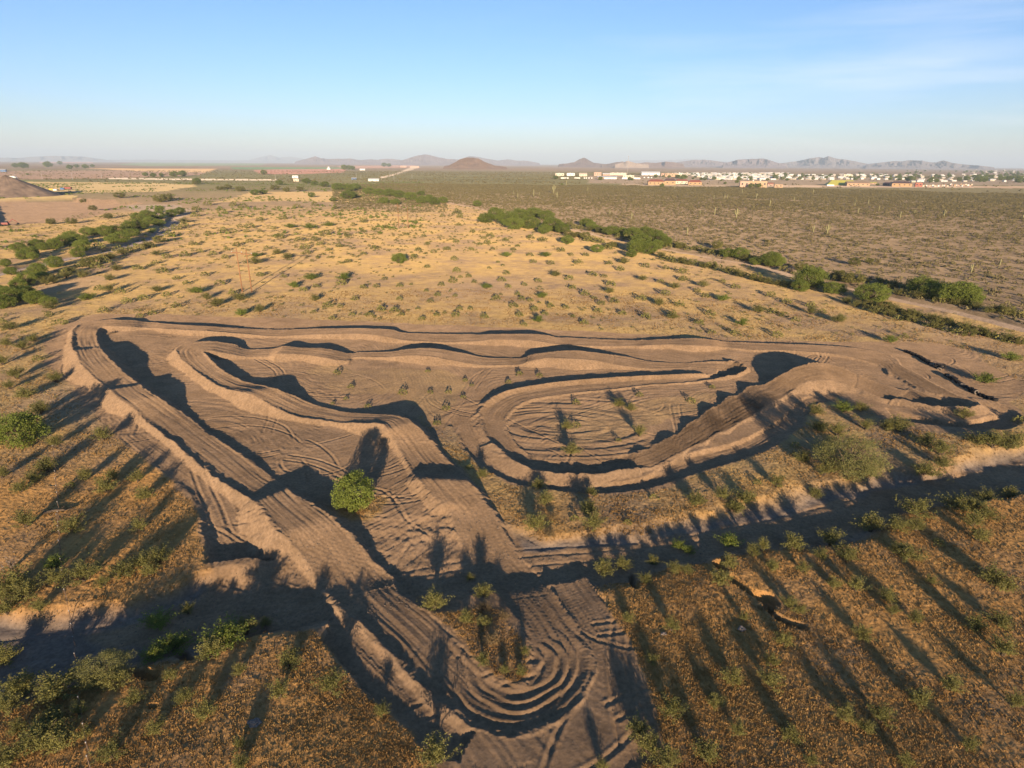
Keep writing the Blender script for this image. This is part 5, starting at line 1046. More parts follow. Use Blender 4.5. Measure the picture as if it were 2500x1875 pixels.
def copy_tree(o, parent=None):
    c = o.copy(); C.objects.link(c)
    if parent: c.parent = parent
    for ch in o.children: copy_tree(ch, c)
    return c
def ground_pt(u, v):
    p = at(u, v, 0); z = height1(p[0], p[1]) if math.hypot(p[0], p[1]) < 1500 else 0.0
    return Vector((float(p[0]), float(p[1]), z))
def px2m(p): return (p.y * math.cos(PITCH) + CAM_H * math.sin(PITCH)) / F_PX

# two H-frame power structures: wooden poles with a crossarm and insulators
def power_pole(name, p, h, label, arm=True, armdir=1.3, mat=M_WOOD):
    r = empty(name, p, armdir)
    MB().tube([(0, 0, -1), (0, 0, h * .5), (0, 0, h)], [.24, .20, .15], 8).build('shaft', mat, r, True)
    if arm:
        MB().box(-.2, .2, -2.3, 2.3, h * .88, h * .88 + .28).build('crossarm', mat, r)
        for y in (-2.1, 0, 2.1): MB().tube([(0, y, h * .88 + .28), (0, y, h * .88 + .6), (0, y, h * .88 + .75)], [.10, .14, .07], 6).build('insulator', M_GREY, r)
    return tag(r, label, 'power pole', 'wooden power poles on the flat')
for (u, v, vt, lab, arm) in [(592, 713, 604, 'tall reddish wooden power pole, left one of the near pair', True), (615, 713, 608, 'tall reddish wooden power pole, right one of the near pair', True),
                             (974, 556, 496, 'dark wooden power pole, left one of the far pair', True), (997, 557, 503, 'dark wooden power pole, right one of the far pair', False)]:
    p = ground_pt(u, v); h = CAM_H - p.z - (math.hypot(p.x, p.y) * -float(ray(u, vt)[2]) / math.hypot(*ray(u, vt)[:2]))
    power_pole('power_pole', p, h, lab, arm)
POLES_FAR = [('h', 128, 222, 180), ('h', 352, 228, 180), ('h', 604, 232, 180), ('h', 848, 232, 180), ('i', 248, 232, 190), ('i', 920, 220, 175), ('i', 957, 222, 185), ('i', 1232, 240, 190), ('i', 1130, 235, 205), ('i', 1382, 228, 190), ('i', 1196, 190, 165),
             ('8', 395, 205, 140), ('8', 708, 206, 150), ('8', 1008, 206, 148), ('8', 1610, 208, 160), ('8', 1850, 212, 165), ('9', 362, 262, 200)]
UP = []
for n, (t, x, yb, yt) in enumerate(POLES_FAR):
    u, v = tp(t, x, yb); p = ground_pt(u, v); h = (yb - yt) / TILE[t][2] * px2m(p)
    o = MB().tube([(0, 0, -1), (0, 0, h * .5), (0, 0, h)], [max(.30, h * .013)] * 2 + [max(.22, h * .009)], 6).build('utility_pole', M_STEEL); o.location = p
    o.data.materials[0] = M_GREY
    MB().box(-.15, .15, -2, 2, h * .9, h * .9 + .3).build('crossarm', M_GREY, o)
    side = 'left fields' if n < 4 else ('scrub before the far settlement' if n < 11 else 'plain below the right mountains')
    UP.append((side, u, o))
for side in sorted({x[0] for x in UP}):
    for q, (_, u, o) in enumerate(sorted([x for x in UP if x[0] == side], key=lambda x: x[1])):
        tag(o, f'thin pale utility pole, {ordinal(q + 1)} from the left on the {side}', 'utility pole', 'utility poles in the distance')
# tall floodlight mast over the town
u, v = tp('8', 1148, 352); p = ground_pt(u, v); k = px2m(p); h = (352 - 95) / 6.32 * k
r = empty('floodlight_mast', p); MB().tube([(0, 0, -1), (0, 0, h * .5), (0, 0, h)], [.9, .75, .55], 8).build('shaft', M_GREY, r, True)
MB().box(-1.8, 1.8, -.5, .5, h, h + 2.2).build('lamp_head', M_STEEL, r); tag(r, 'very tall pale floodlight mast rising above the town', 'light mast')

# buildings of the town, each with walls, roof and openings
def building(t, x0, x1, yt, yb, wall, roof, kind, label, name='building', cat='building', group=None, depth=None, win=0, door=True, roofh=None, parapet=False):
    u0, v0 = tp(t, x0, yb); u1, _ = tp(t, x1, yb); p = ground_pt((u0 + u1) / 2, v0); k = px2m(p)
    w = (x1 - x0) / TILE[t][2] * k; H = (yb - yt) / TILE[t][2] * k; d = depth or max(9.0, min(w * .6, 40))
    r = empty(name, p, -math.atan2(p.x, p.y) * .6)
    rh = roofh if roofh is not None else (0 if kind == 'flat' else H * .38)
    wh = H - rh
    MB().box(-w / 2, w / 2, 0, d, -.6, wh).build('wall', wall, r)
    if kind == 'flat':
        mb = MB().box(-w / 2 + .3, w / 2 - .3, .3, d - .3, wh + .003, wh + .35)
        rf = mb.build('roof', roof, r)
        if w > 30:
            for q in range(int(min(4, w // 18))):
                cx = -w / 2 + (q + .7) * w / (min(4, w // 18) + .6); MB().box(cx - 1.2, cx + 1.2, d * .4, d * .4 + 2.4, wh + .353, wh + 1.7).build('roof_unit', M_WHITE, rf)
    else:
        MB().gable(-w / 2 - .8, w / 2 + .8, -.8, d + .8, wh + .003, rh, hip=(w * .18 if kind == 'hip' else 0)).build('roof', roof, r)
    n = win or max(2, int(w / 9)); ww = min(1.6, w / n * .4)
    for q in range(n):
        cx = -w / 2 + (q + .5) * w / n
        MB().box(cx - ww, cx + ww, -.06, .10, wh * .42, wh * .72).build('window', M_GLASS, r)
    if door: MB().box(-w * .08 - .8, -w * .08 + .8, -.09, .12, 0, min(2.4, wh * .7)).build('door', M_PURP, r)
    return tag(r, label, cat, group)
B = [
 ('8', 38, 170, 338, 378, M_CREAM, M_WHITE, 'flat', 'long cream warehouse with flat white roof, leftmost of the row'), ('8', 213, 335, 336, 376, M_WHITE, M_WHITE, 'flat', 'pale two-part warehouse, second from the left in the row'),
 ('8', 405, 525, 332, 382, M_CREAM, M_CREAM, 'gable', 'tall cream warehouse, third from the left in the row'), ('8', 632, 745, 325, 378, M_SALM, M_TAN, 'flat', 'pinkish tan block left of the town centre'),
 ('8', 770, 880, 335, 372, M_SALM, M_WHITE, 'gable', 'low pink building with white roof in the town centre'), ('8', 882, 1130, 332, 366, M_CREAM, M_WHITE, 'flat', 'long pale flat-roofed building behind the mast'),
 ('8', 1080, 1250, 370, 406, M_CREAM, M_CREAM, 'flat', 'cream flat-roofed building right below the mast'), ('8', 690, 985, 382, 422, M_SALM, M_WHITE, 'gable', 'long low shed with a white ridged roof'),
 ('8', 1370, 1645, 312, 366, M_WHITE, M_WHITE, 'gable', 'large white hall with a ridged roof right of the mast'), ('8', 1730, 1905, 342, 390, M_TAN, M_TAN, 'flat', 'square tan block behind the red-roofed school'),
 ('8', 1670, 1728, 340, 378, M_SALM, M_SALM, 'flat', 'small pink block between the white hall and the tan block'), ('8', 1908, 1985, 344, 380, M_CREAM, M_WHITE, 'flat', 'small cream block right of the tan block'),
 ('8', 1720, 1888, 420, 516, M_ORAN, M_PURP, 'hip', 'ochre school wing with a dark brown hipped roof'), ('8', 1470, 1718, 436, 516, M_ORAN, M_REDR, 'hip', 'ochre school wing with a red hipped roof, leftmost wing'),
 ('8', 1890, 2085, 432, 500, M_CREAM, M_REDR, 'hip', 'pale school wing with a red hipped roof and many windows'), ('8', 2090, 2290, 446, 518, M_ORAN, M_REDR, 'hip', 'ochre gabled school wing at the right end'),
 ('9', 430, 665, 350, 430, M_TAN, M_TAN, 'flat', 'large tan block building with four dark window slots'), ('9', 312, 428, 352, 428, M_SALM, M_SALM, 'flat', 'shaded pinkish wing left of the tan block building'),
 ('9', 780, 885, 393, 433, M_TAN, M_TAN, 'flat', 'small tan annex right of the tan block building'), ('9', 692, 760, 368, 402, M_SALM, M_REDR, 'gable', 'small reddish house beside the tan block building'),
 ('9', 1770, 2045, 352, 412, M_TAN, M_TAN, 'gable', 'tan gabled hall joined to the yellow-roofed hall'), ('9', 2055, 2150, 358, 386, M_TAN, M_YEL, 'gable', 'small house with a pale yellow roof beside the tan hall'),
 ('g', 1050, 1118, 256, 286, M_PURP, M_PURP, 'hip', 'dark brown roofed house left of the ochre one'), ('g', 1122, 1268, 250, 292, M_ORAN, M_PURP, 'hip', 'ochre building with a dark brown hipped roof on the right'),
 ('g', 1310, 1360, 262, 293, M_REDR, M_SALM, 'flat', 'red block at the left end of the storage yard'), ('g', 715, 780, 192, 212, M_CREAM, M_WHITE, 'flat', 'pale long building at the back of the home park'),
 ('i', 1286, 1335, 121, 132, M_SALM, M_CREAM, 'flat', 'small pink building beside the far straight road'), ('i', 1366, 1440, 122, 134, M_SALM, M_WHITE, 'flat', 'long pink building at the end of the far straight road'),
 ('i', 1020, 1104, 225, 246, M_WHITE, M_WHITE, 'gable', 'white ranch house alone in the scrub'), ('i', 880, 918, 216, 234, M_BLUE, M_GREY, 'gable', 'grey house with a bluish wall in the scrub'),
 ('i', 948, 990, 142, 156, M_WHITE, M_WHITE, 'gable', 'small white house beside the far green trees'), ('i', 388, 434, 202, 220, M_WHITE, M_WHITE, 'flat', 'white house among trees beyond the quarry road'),
 ('i', 398, 440, 228, 248, M_CREAM, M_GREY, 'flat', 'low cream shed in front of the white house'), ('h', -20, 40, 145, 168, M_BLUE, M_GREY, 'gable', 'dim grey building at the left edge by the fields'),
]
for b in B: building(*b[:8], b[8])
building('9', 1510, 1905, 338, 404, M_TAN, M_YEL, 'hip', 'wide hall with a bright yellow roof', roofh=11, win=8)
# the white tower house on the red field
u, v = tp('i', 688, 150); p = ground_pt(u, v); k = px2m(p); r = empty('tower_house', p); s_ = k / 3.4
MB().box(-14 * s_, 14 * s_, 0, 12, -.5, 9 * s_).build('wall', M_WHITE, r); MB().box(-6 * s_, 6 * s_, 2, 10, 9 * s_ + .003, 21 * s_).build('tower', M_WHITE, r); MB().gable(-7 * s_, 7 * s_, 1.5, 10.5, 21 * s_ + .006, 5 * s_).build('roof', M_GREY, r)
tag(r, 'small white building with a square tower on the red field', 'building')

def trailer(t, x0, x1, yt, yb, mat, name, cat, label, group=None, wheels=True, cab=False):
    u0, v0 = tp(t, x0, yb); u1, _ = tp(t, x1, yb); p = ground_pt((u0 + u1) / 2, v0); k = px2m(p); w = (x1 - x0) / TILE[t][2] * k; h = (yb - yt) / TILE[t][2] * k
    r = empty(name, p); d = max(2.6, h * .9)
    MB().box(-w / 2, w * (.32 if cab else .5), 0, d, h * .22, h).build('body', mat, r)
    MB().box(-w / 2 + .1, w * (.32 if cab else .5) - .1, .1, d - .1, h + .003, h * 1.05).build('roof', M_GREY if mat is M_WHITE else mat, r)
    if cab:
        c = MB().box(w * .34, w * .5, .1, d - .1, h * .2, h * .72).build('cab', mat, r); MB().box(w * .36, w * .48, .04, .12, h * .45, h * .65).build('window', M_GLASS, c)
    if wheels:
        for cx in (-w * .36, -w * .28, w * .3, w * .42):
            MB().tube([(cx, -.02, h * .14), (cx, .35, h * .14)], [h * .14, h * .14], 10).build('wheel', M_RUB, r)
    return tag(r, label, cat, group)
trailer('h', 78, 132, 205, 224, M_WHITE, 'box_truck', 'truck', 'white box truck driving past the brown field at the left', cab=True)
trailer('h', 340, 398, 336, 354, M_WHITE, 'cargo_trailer', 'trailer', 'long white trailer beside the quarry heap, left one'); trailer('h', 400, 455, 338, 356, M_WHITE, 'cargo_trailer', 'trailer', 'long white trailer beside the quarry heap, right one')
trailer('h', 408, 440, 308, 322, M_YELP, 'storage_container', 'container', 'yellow container in the quarry yard', wheels=False); trailer('h', 442, 470, 312, 326, M_WHITE, 'storage_container', 'container', 'white container in the quarry yard', wheels=False)
trailer('h', 500, 530, 302, 318, M_BLUE, 'storage_container', 'container', 'blue container in the quarry yard', wheels=False); trailer('h', 532, 588, 294, 314, M_RED, 'storage_container', 'container', 'red container in the quarry yard, biggest one', wheels=False)
trailer('9', 1486, 1582, 393, 416, M_WHITE, 'cargo_trailer', 'trailer', 'white trailer in front of the yellow-roofed hall')
for x0, x1, lab in [(790, 862, 'white trailer below the long white-roofed shed, leftmost'), (866, 980, 'long pale trailer in the middle of the trailer row'), (1066, 1180, 'cream trailer left of the longest white one'), (1196, 1346, 'longest white trailer at the right end of the row')]:
    trailer('8', x0, x1, 404, 432, M_WHITE, 'cargo_trailer', 'trailer', lab)
for n, (x, w) in enumerate([(120, 60), (185, 20), (212, 30), (330, 60), (390, 28), (475, 20), (505, 20), (545, 20), (590, 18), (1145, 24), (1460, 26), (1510, 20), (1400, 18)]):
    trailer('8', x, x + w, 402 if x < 1200 else 396, 422 if x < 1200 else 412, M_WHITE, 'parked_vehicle', 'vehicle', f'small pale parked vehicle, {ordinal(n + 1)} in the row before the town', 'vehicles parked in front of the town')
# a yellow loader and dark digger stand in for nothing: the quarry machine at the pit edge
u, v = tp('1', 28, 440); p = ground_pt(u, v); r = empty('excavator', p, .3)
MB().box(-2.6, 2.6, -1.6, -.9, 0, 1).build('track', M_RUB, r); MB().box(-2.6, 2.6, .9, 1.6, 0, 1).build('track', M_RUB, r); b = MB().box(-2.4, 2.0, -1.5, 1.5, 1.05, 2.6).build('body', M_RED, r)
MB().box(.3, 2.0, -1.4, -.1, 2.603, 3.8).build('cab', M_GLASS, b); MB().tube([(1.8, .3, 2.2), (5.2, .3, 5.0), (8.2, .3, 2.6)], [.4, .33, .25], 6).build('boom', M_RED, r); MB().gable(7.5, 9.0, -.4, 1.0, 1.2, 1.0).build('bucket', M_RUB, r)
tag(r, 'small dull red excavator working in the quarry pit', 'excavator')

# mobile homes of the settlement: one of each kind, then copies
def make_home(kind):
    r = empty('mobile_home', (0, 0, 0)); L_, D, H = (17, 7, 3.2) if kind else (13, 9, 3.4)
    MB().box(-L_ / 2, L_ / 2, 0, D, -.5, H).build('wall', M_WHITE if kind else M_CREAM, r)
    MB().gable(-L_ / 2 - .5, L_ / 2 + .5, -.5, D + .5, H + .003, 1.5).build('roof', M_WHITE, r)
    for cx in (-L_ * .33, L_ * .05, L_ * .33): MB().box(cx - .8, cx + .8, -.05, .08, 1.2, 2.3).build('window', M_GLASS, r)
    MB().box(-L_ * .16, -L_ * .16 + 1, -.07, .1, 0, 2.1).build('door', M_PURP, r)
    return r
HOME = [make_home(0), make_home(1)]
def build_homes():
    rg = random.Random(31); used = []; rows = []
    zones = [((193, 185, 177, 170, 163, 157), lambda y: np.arange(120 + 6 * (y - 157), 800, 24 if y < 185 else 34), 6, 1.5, 'in the {} home park row'),
             ((192, 183, 174, 166), lambda y: np.arange(820, 1520, 48), 14, 2, 'in the {} row beside the home park'),
             ((208, 198, 186, 176, 168), lambda y: np.arange(1540, 2230, 62), 14, 3, 'in the {} row of right town'),
             ((153, 144, 134), lambda y: np.arange(1860, 2230, 60), 12, 2, 'in the {} row on the rise')]
    first = [True, True]; gn = ['home park', 'tree rows', 'right side', 'right rise']
    for zi, (ys, fx, jx, jy, lab) in enumerate(zones):
        for ri, y in enumerate(ys):
            kept = []
            for x in fx(y):
                x = x + rg.uniform(-jx, jx); yy = y + rg.uniform(-jy, jy) - ((x - 1500) * .01 if zi == 2 else 0)
                u, v = tp('3', x, yy); p = ground_pt(u, v)
                if any(math.hypot(p.x - q.x, p.y - q.y) < 15 for q in used): continue
                used.append(p); kept.append((x, p))
            for q, (x, p) in enumerate(sorted(kept, key=lambda k: k[0])):
                k = rg.randrange(2); r = HOME[k] if first[k] else copy_tree(HOME[k]); first[k] = False
                r.location = p; r.rotation_euler.z = rg.choice([0, 0, .3, -.4, 1.2, -.8]); s = rg.uniform(.85, 1.25) * (1.12 if zi != 2 else 1.0); r.scale = (s, s, s)
                rw = 'front' if ri == 0 else 'back' if ri == len(ys) - 1 else ordinal(ri + 1)
                tag(r, f'small {"white" if k else "cream"} home, {ordinal(q + 1)} from left ' + lab.format(rw), 'mobile home', 'homes of the far settlement: ' + gn[zi])
    return used
HOMES = build_homes()
def town_trees():
    rg = random.Random(41); T = []
    for q in range(240):
        x = rg.choice([rg.uniform(100, 820), rg.uniform(700, 1560), rg.uniform(1450, 2230), rg.uniform(1900, 2230)]); y = rg.uniform(158, 200) if x < 1500 else rg.uniform(138, 212)
        z = 'in the home park' if x < 800 else 'among the middle blocks of town' if x < 1500 else 'on the right side of town'
        u, v = tp('3', x, y); T.append((z, u, v, rg.uniform(9, 17) * (1.2 if x > 1500 else .9), 'dark green shade tree'))
    W = {'8': 'by the buildings left of the home park', '9': 'near the tan block and the yellow roof', 'h': 'along the far left fields', 'i': 'near the lone houses in the middle distance'}
    for t, x, y, w in TT:
        u, v = tp(t, x, y); T.append((W[t], u, v, w / TILE[t][2] * px2m(ground_pt(u, v)) * 1.1, 'round dark green tree'))
    for z in sorted({t[0] for t in T}):
        for q, (_, u, v, s, nm) in enumerate(sorted([t for t in T if t[0] == z], key=lambda t: t[1])):
            pr = P_TR[rg.randrange(4)]; o = bpy.data.objects.new('shade_tree', pr.whole); C.objects.link(o)
            o.location = ground_pt(u, v); o.scale = (s * 1.15, s * 1.15, s * .95); o.rotation_euler.z = rg.uniform(0, 6)
            tag(o, f'{nm}, {ordinal(q + 1)} from the left {z}', 'tree', 'dark trees ' + z)
TT = [('8', 1585, 400, 60), ('8', 1790, 405, 50), ('8', 1930, 405, 60), ('8', 2030, 420, 80), ('8', 1700, 395, 40), ('8', 730, 440, 70), ('8', 1220, 445, 50), ('8', 1180, 440, 60), ('9', 465, 432, 70), ('9', 560, 432, 70), ('9', 595, 430, 50), ('9', 110, 385, 40), ('9', 270, 370, 50), ('9', 60, 345, 30), ('9', 2170, 405, 40), ('8', 45, 425, 70), ('8', 1680, 548, 70), ('8', 140, 520, 40),
      ('h', 190, 138, 60), ('h', 215, 136, 50), ('h', 500, 108, 36), ('h', 580, 145, 44), ('h', 710, 140, 44), ('h', 640, 135, 36), ('h', 770, 130, 30), ('h', 400, 130, 60), ('h', 130, 132, 44), ('h', 230, 195, 20), ('h', 1345, 208, 36), ('h', 1275, 212, 44), ('h', 1450, 210, 60), ('h', 1520, 205, 60), ('h', 1210, 205, 40), ('h', 1640, 268, 60),
      ('i', 150, 190, 46), ('i', 820, 150, 50), ('i', 860, 150, 44), ('i', 890, 152, 40), ('i', 1150, 125, 40), ('i', 1190, 126, 36)]
town_trees()
# rubble-like stacks in the storage yard right of the ochre building
def yard():
    rg = random.Random(51)
    for q in range(34):
        x = 1365 + q * 12.5 + rg.uniform(-4, 4); y = rg.uniform(278, 292); u, v = tp('g', x, y); p = ground_pt(u, v); h = rg.uniform(2, 4.2); w = rg.uniform(2, 6)
        mb = MB()
        for j in range(3): mb.box(-w / 2 + j * .2, w / 2 - j * .15, j * .1, 2.4 - j * .1, j * h / 3 + .02 * j, (j + 1) * h / 3)
        o = mb.build('material_stack', [M_SALM, M_CREAM, M_TAN, M_WHITE][q % 4]); o.location = p; o.rotation_euler.z = rg.uniform(-.5, .5)
        tag(o, f'pale stack of building materials, {ordinal(q + 1)} from the left in the storage yard', 'material stack', 'stacks in the storage yard')
yard()

# saguaro cacti: ribbed column, some with arms
def make_saguaro(arms, seed):
    rg = random.Random(seed); r = empty('saguaro_cactus', (0, 0, 0))
    MB().tube([(0, 0, -.2), (0, 0, 2), (0.05, 0, 4.4), (.05, 0, 5.6), (.05, 0, 6)], [.30, .34, .33, .26, .08], 10).build('stem', M_SAG, r, True)
    for a in range(arms):
        s = 1 if a % 2 else -1; z = rg.uniform(2.4, 3.4); x = .95 * s
        MB().tube([(0, 0, z), (x * .6, .1 * a, z - .05), (x, .1 * a, z + .5), (x, .1 * a, z + 1.9), (x, .1 * a, z + 2.1)], [.2, .23, .24, .22, .07], 8).build('arm', M_SAG, r, True)
    return r
SGL = []
SAG = [make_saguaro(0, 1), make_saguaro(1, 2), make_saguaro(3, 3)]; sfirst = [True] * 3
for n, (t, x, y, h, k) in enumerate([('3', 485, 425, 60, 2), ('3', 355, 405, 46, 0), ('3', 415, 312, 30, 0), ('3', 432, 312, 30, 0), ('3', 350, 312, 26, 0), ('3', 605, 308, 32, 1), ('3', 685, 358, 42, 2), ('3', 520, 280, 28, 0), ('3', 947, 512, 44, 1), ('3', 1030, 520, 58, 2),
        ('3', 190, 524, 42, 0), ('3', 1195, 352, 38, 1), ('3', 1276, 342, 30, 0), ('3', 1216, 395, 34, 0), ('3', 1340, 382, 32, 0), ('3', 1467, 425, 42, 0), ('3', 1730, 415, 44, 2), ('3', 2064, 714, 46, 0), ('3', 1894, 752, 54, 1), ('3', 832, 325, 30, 0), ('3', 2205, 425, 46, 1), ('3', 267, 402, 30, 0), ('3', 1554, 398, 26, 0), ('3', 945, 280, 26, 1),
        ('2', 1236, 296, 44, 0), ('2', 1140, 305, 34, 0), ('2', 1356, 276, 52, 2), ('2', 1376, 305, 38, 1), ('2', 1432, 230, 32, 0), ('2', 1692, 402, 34, 0), ('2', 1822, 435, 42, 1), ('2', 2156, 524, 46, 0), ('2', 1270, 292, 24, 0), ('2', 1115, 284, 24, 0), ('2', 1560, 268, 30, 0), ('2', 2080, 250, 26, 0)]):
    u, v = tp(t, x, y); p = ground_pt(u, v); s = h / TILE[t][2] * px2m(p) / 6.0
    r = SAG[k] if sfirst[k] else copy_tree(SAG[k]); sfirst[k] = False
    r.location = p; r.scale = (s * 1.15, s * 1.15, s); r.rotation_euler.z = n * .7
    u_ = int(u)
    sgn = n
    lab = ['slender armless saguaro', 'saguaro with a single arm', 'big saguaro with several arms'][k] + (' nearest the dirt road' if v > 560 else ' mid plain' if v > 490 else ' far out before the town') + (', left part' if u < 1700 else ', central part' if u < 2050 else ', right part')
    SGL.append((lab, u, r))
for lab in sorted({x[0] for x in SGL}):
    L_ = sorted([x for x in SGL if x[0] == lab], key=lambda x: x[1])
    for q, (_, u, r) in enumerate(L_): tag(r, lab if len(L_) == 1 else f'{lab}, {ordinal(q + 1)} from the left', 'cactus', 'saguaros on the desert plain')

# tyre wall at the right turn
def make_tyre(mat):
    V = []; F = []; n, m = 20, 8; R0, rr = .33, .13
    prof = [(.50, -.12), (.52, 0), (.50, .12), (.40, .15), (.29, .12), (.27, .0), (.29, -.12), (.40, -.15)]
    for i in range(n):
        a = 2 * math.pi * i / n
        for (q, z) in prof: V.append((q * math.cos(a), q * math.sin(a), z + .15))
    for i in range(n):
        for j in range(m): F.append((i * m + j, ((i + 1) % n) * m + j, ((i + 1) % n) * m + (j + 1) % m, i * m + (j + 1) % m))
    me = bpy.data.meshes.new('tyre'); me.from_pydata(V, [], F); me.update(); me.materials.append(mat); me.polygons.foreach_set('use_smooth', [True] * len(F))
    return me
def tyre_wall():
    me = make_tyre(M_RUB); me2 = make_tyre(M_RUBP); rg = random.Random(61)
    for seg, pts in enumerate([[(360, 245), (600, 340), (800, 470)], [(1000, 600), (1200, 740), (1435, 870), (1620, 950), (1790, 1020)]]):
        P = [ground_pt(*tp('7', x, y)) for x, y in pts]; d = [0]
        for a, b in zip(P, P[1:]): d.append(d[-1] + (b.xy - a.xy).length)
        n = int(d[-1] / .98)
        for i in range(n):
            s = (i + .5) / n * d[-1]; x = np.interp(s, d, [p.x for p in P]); y = np.interp(s, d, [p.y for p in P]); z = height1(x, y)
            for j in range(2 if rg.random() < .8 else 3):
                o = bpy.data.objects.new('tyre', me2 if rg.random() < .12 else me); C.objects.link(o)
                o.location = (x + rg.uniform(-.07, .07), y + rg.uniform(-.07, .07), z - .04 + j * .29); o.rotation_euler = (rg.uniform(-.05, .05), rg.uniform(-.05, .05), rg.uniform(0, 6)); o.scale = (1.04, 1.04, 1)
                tag(o, f'black tyre, {["bottom", "second", "top"][j]} layer, {ordinal(i + 1)} stack of the {["upper", "lower"][seg]} tyre wall', 'tyre', 'tyres stacked in the wall')
    for q in range(12):   # loose heap in the gap between the two runs
        p = ground_pt(*tp('7', 825 + q * 12.5, 480 + rg.uniform(-10, 50)))
        o = bpy.data.objects.new('tyre', me2 if q % 3 == 0 else me); C.objects.link(o); o.location = p + Vector((0, 0, .1 + .2 * (q % 3))); o.rotation_euler = (rg.uniform(-1.2, 1.2), rg.uniform(-1, 1), rg.uniform(0, 6))
        tag(o, f'tyre in the loose heap between the two tyre runs, {ordinal(q + 1)} from left', 'tyre', 'tyres in the loose heap')
    p = ground_pt(*tp('7', 1435, 880)); o = bpy.data.objects.new('tyre', me2); C.objects.link(o); o.location = p + Vector((0, -.55, .5)); o.rotation_euler = (1.35, 0, 0)
    tag(o, 'pale dusty tyre leaning upright against the tyre wall', 'tyre')
tyre_wall()

# wire fences: steel posts with pale tips, three strands
def fence(pts, label, h=1.25, name='wire_fence', tips=True):
    P = [ground_pt(u, v) for u, v in pts]; r = empty(name, P[0])
    tops = []
    for p in P:
        q = p - P[0]
        po = MB().tube([(q.x, q.y, q.z - .3), (q.x, q.y, q.z + h)], [.035, .03], 5).build('post', M_WIRE, r)
        if tips: MB().tube([(q.x, q.y, q.z + h + .002), (q.x, q.y, q.z + h + .12)], [.04, .035], 5).build('post_cap', M_GREY, po)
        tops.append(q)
    for k in (.35, .7, 1.1):
        mb = MB()
        for a, b in zip(tops, tops[1:]):
            m = (a + b) / 2; mb.tube([(a.x, a.y, a.z + k), (m.x, m.y, m.z + k - .04), (b.x, b.y, b.z + k)], [.008] * 3, 3)
        mb.build('wire', M_WIRE, r)
    return tag(r, label, 'fence')
fence([tp('f', x, y) for x, y in [(165, 230), (195, 330), (215, 430), (228, 520), (235, 610), (240, 690), (242, 765), (252, 840), (262, 910), (268, 1010), (270, 1110), (275, 1215), (282, 1310), (285, 1415)]], 'thin wire fence with pale post caps running down the left slope')
fence([tp('a', x, y) for x, y in [(350, 60), (358, 130), (364, 220), (375, 330), (385, 400), (400, 520), (414, 600), (424, 672), (436, 750), (445, 850), (455, 935)]], 'wire fence with pale caps dropping across the shaded wash')
fence([tp('a', x, y) for x, y in [(490, 1060), (496, 1200), (525, 1365), (545, 1480), (550, 1560)]], 'wire fence end near the bottom left corner')
fence([tp('5', x, y) for x, y in [(380, 130), (480, 128), (575, 128), (640, 128), (720, 128), (860, 128), (925, 127), (1000, 128), (1080, 130)]], 'faint low wire fence along the flat beyond the back straight', tips=False)

# dead log, brush pile and rocks
def log(t, x0, y0, x1, y1, rad, label, name='dead_log'):
    a = ground_pt(*tp(t, x0, y0)); b = ground_pt(*tp(t, x1, y1)); d = b - a; r = empty(name, a)
    MB().tube([(0, 0, rad), d * .4 + Vector((0, .1, rad * 1.2)), d * .8 + Vector((0, -.1, rad)), d + Vector((0, 0, rad))], [rad, rad * .9, rad * .6, rad * .25], 7).build('trunk', M_BARK, r, True)
    for q, s in ((.55, 1), (.7, -1), (.85, 1)):
        m = d * q; n = Vector((-d.y, d.x, 0)).normalized() * s * .9; MB().tube([m + Vector((0, 0, rad)), m + n * .6 + d * .08 + Vector((0, 0, .35)), m + n + d * .18 + Vector((0, 0, .55))], [rad * .45, rad * .3, rad * .1], 5).build('branch', M_BARK, r, True)
    return tag(r, label, 'log')
log('4', 260, 1262, 440, 1235, .2, 'dark fallen dead log on the golden slope by the left fence'); log('4', 640, 190, 700, 180, .22, 'dark brush log lying inside the upper left corner of the track')
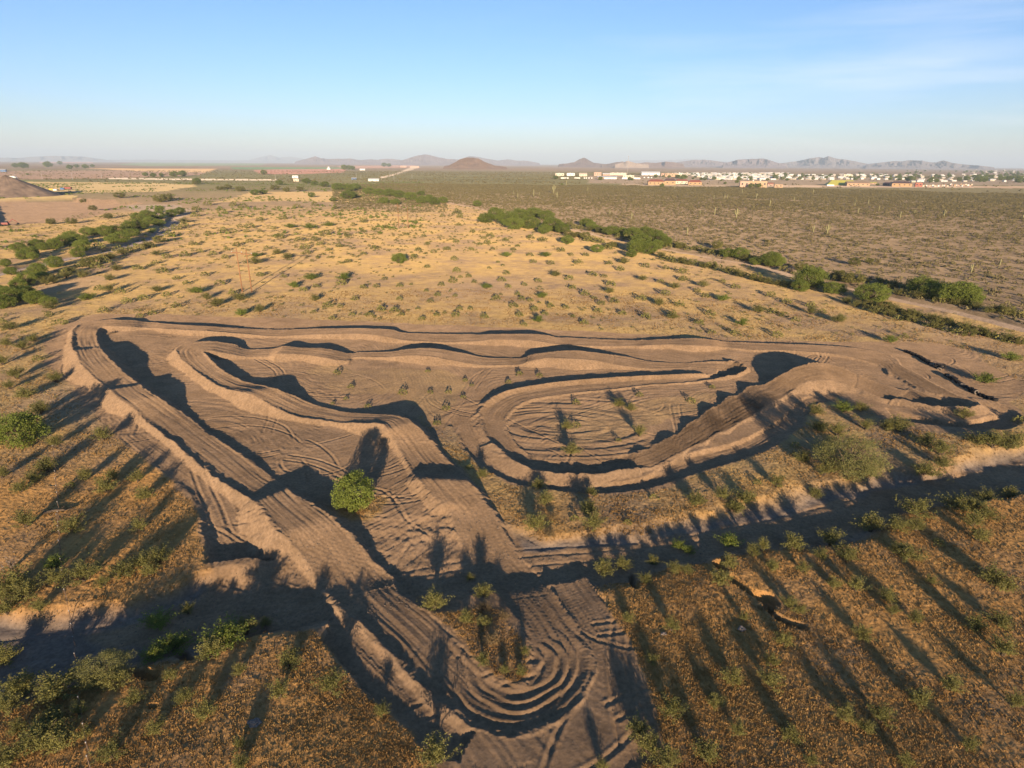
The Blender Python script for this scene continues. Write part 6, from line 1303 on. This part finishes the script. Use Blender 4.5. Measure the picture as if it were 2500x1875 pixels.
def rock(t, x, y, s, label, seed):
    p = ground_pt(*tp(t, x, y)); rg = np.random.default_rng(seed)
    import bmesh
    bm = bmesh.new(); bmesh.ops.create_icosphere(bm, subdivisions=3, radius=1)
    for v in bm.verts:
        n = 1 + .3 * math.sin(v.co.x * 3 + seed) * math.cos(v.co.y * 4 + seed * 2) + .15 * math.sin(v.co.z * 7 + seed); v.co *= n; v.co.z *= .6
    me = bpy.data.meshes.new('rock'); bm.to_mesh(me); bm.free(); me.materials.append(M_ROCK); o = bpy.data.objects.new('rock', me); C.objects.link(o); o.location = p + Vector((0, 0, s * .2)); o.scale = (s, s * .8, s)
    return tag(o, label, 'rock')
rock('a', 1530, 1295, .5, 'pale grey boulder with a dark shadow near the bottom left', 1); rock('c', 515, 715, .35, 'small grey rock on the grass left of the gully end', 2); rock('b', 2020, 750, .22, 'small pale stone in the grass right of the hairpin', 3); rock('c', 45, 750, .25, 'small pale stone near the lower edge of the grass', 4)

# the conical quarry heap at the left edge
def heap():
    p = ground_pt(*tp('1', -60, 300)); k = px2m(p); Rm = 262 / 2.4578 * k; Hm = 128 / 2.4578 * k
    n, m = 90, 30; V = []; F = []
    for j in range(m + 1):
        t = j / m
        for i in range(n):
            a = 2 * math.pi * i / n; q = Rm * t * (1 + .05 * math.sin(a * 3) + .03 * math.sin(a * 7 + 2)); z = Hm * (1 - t) * (1 + .03 * math.sin(a * 23) * t) + .8 * math.sin(a * 31 + t * 3) * t * (1 - t)
            V.append((p.x + q * math.cos(a), p.y + Rm * .6 + q * math.sin(a), z - .5))
    for j in range(m):
        for i in range(n): F.append((j * n + i, j * n + (i + 1) % n, (j + 1) * n + (i + 1) % n, (j + 1) * n + i)[::-1])
    mt = noise_mat('crushed_ore', (.10, .075, .06), (.22, .16, .12), scale=.12, rough=1, bump=.3, detail=8, diff=1.0)
    o = mesh_from('gravel_heap', V, faces=F, mats=[mt]); tag(o, 'big conical heap of dark gravel at the left edge by the quarry', 'gravel heap')
heap()
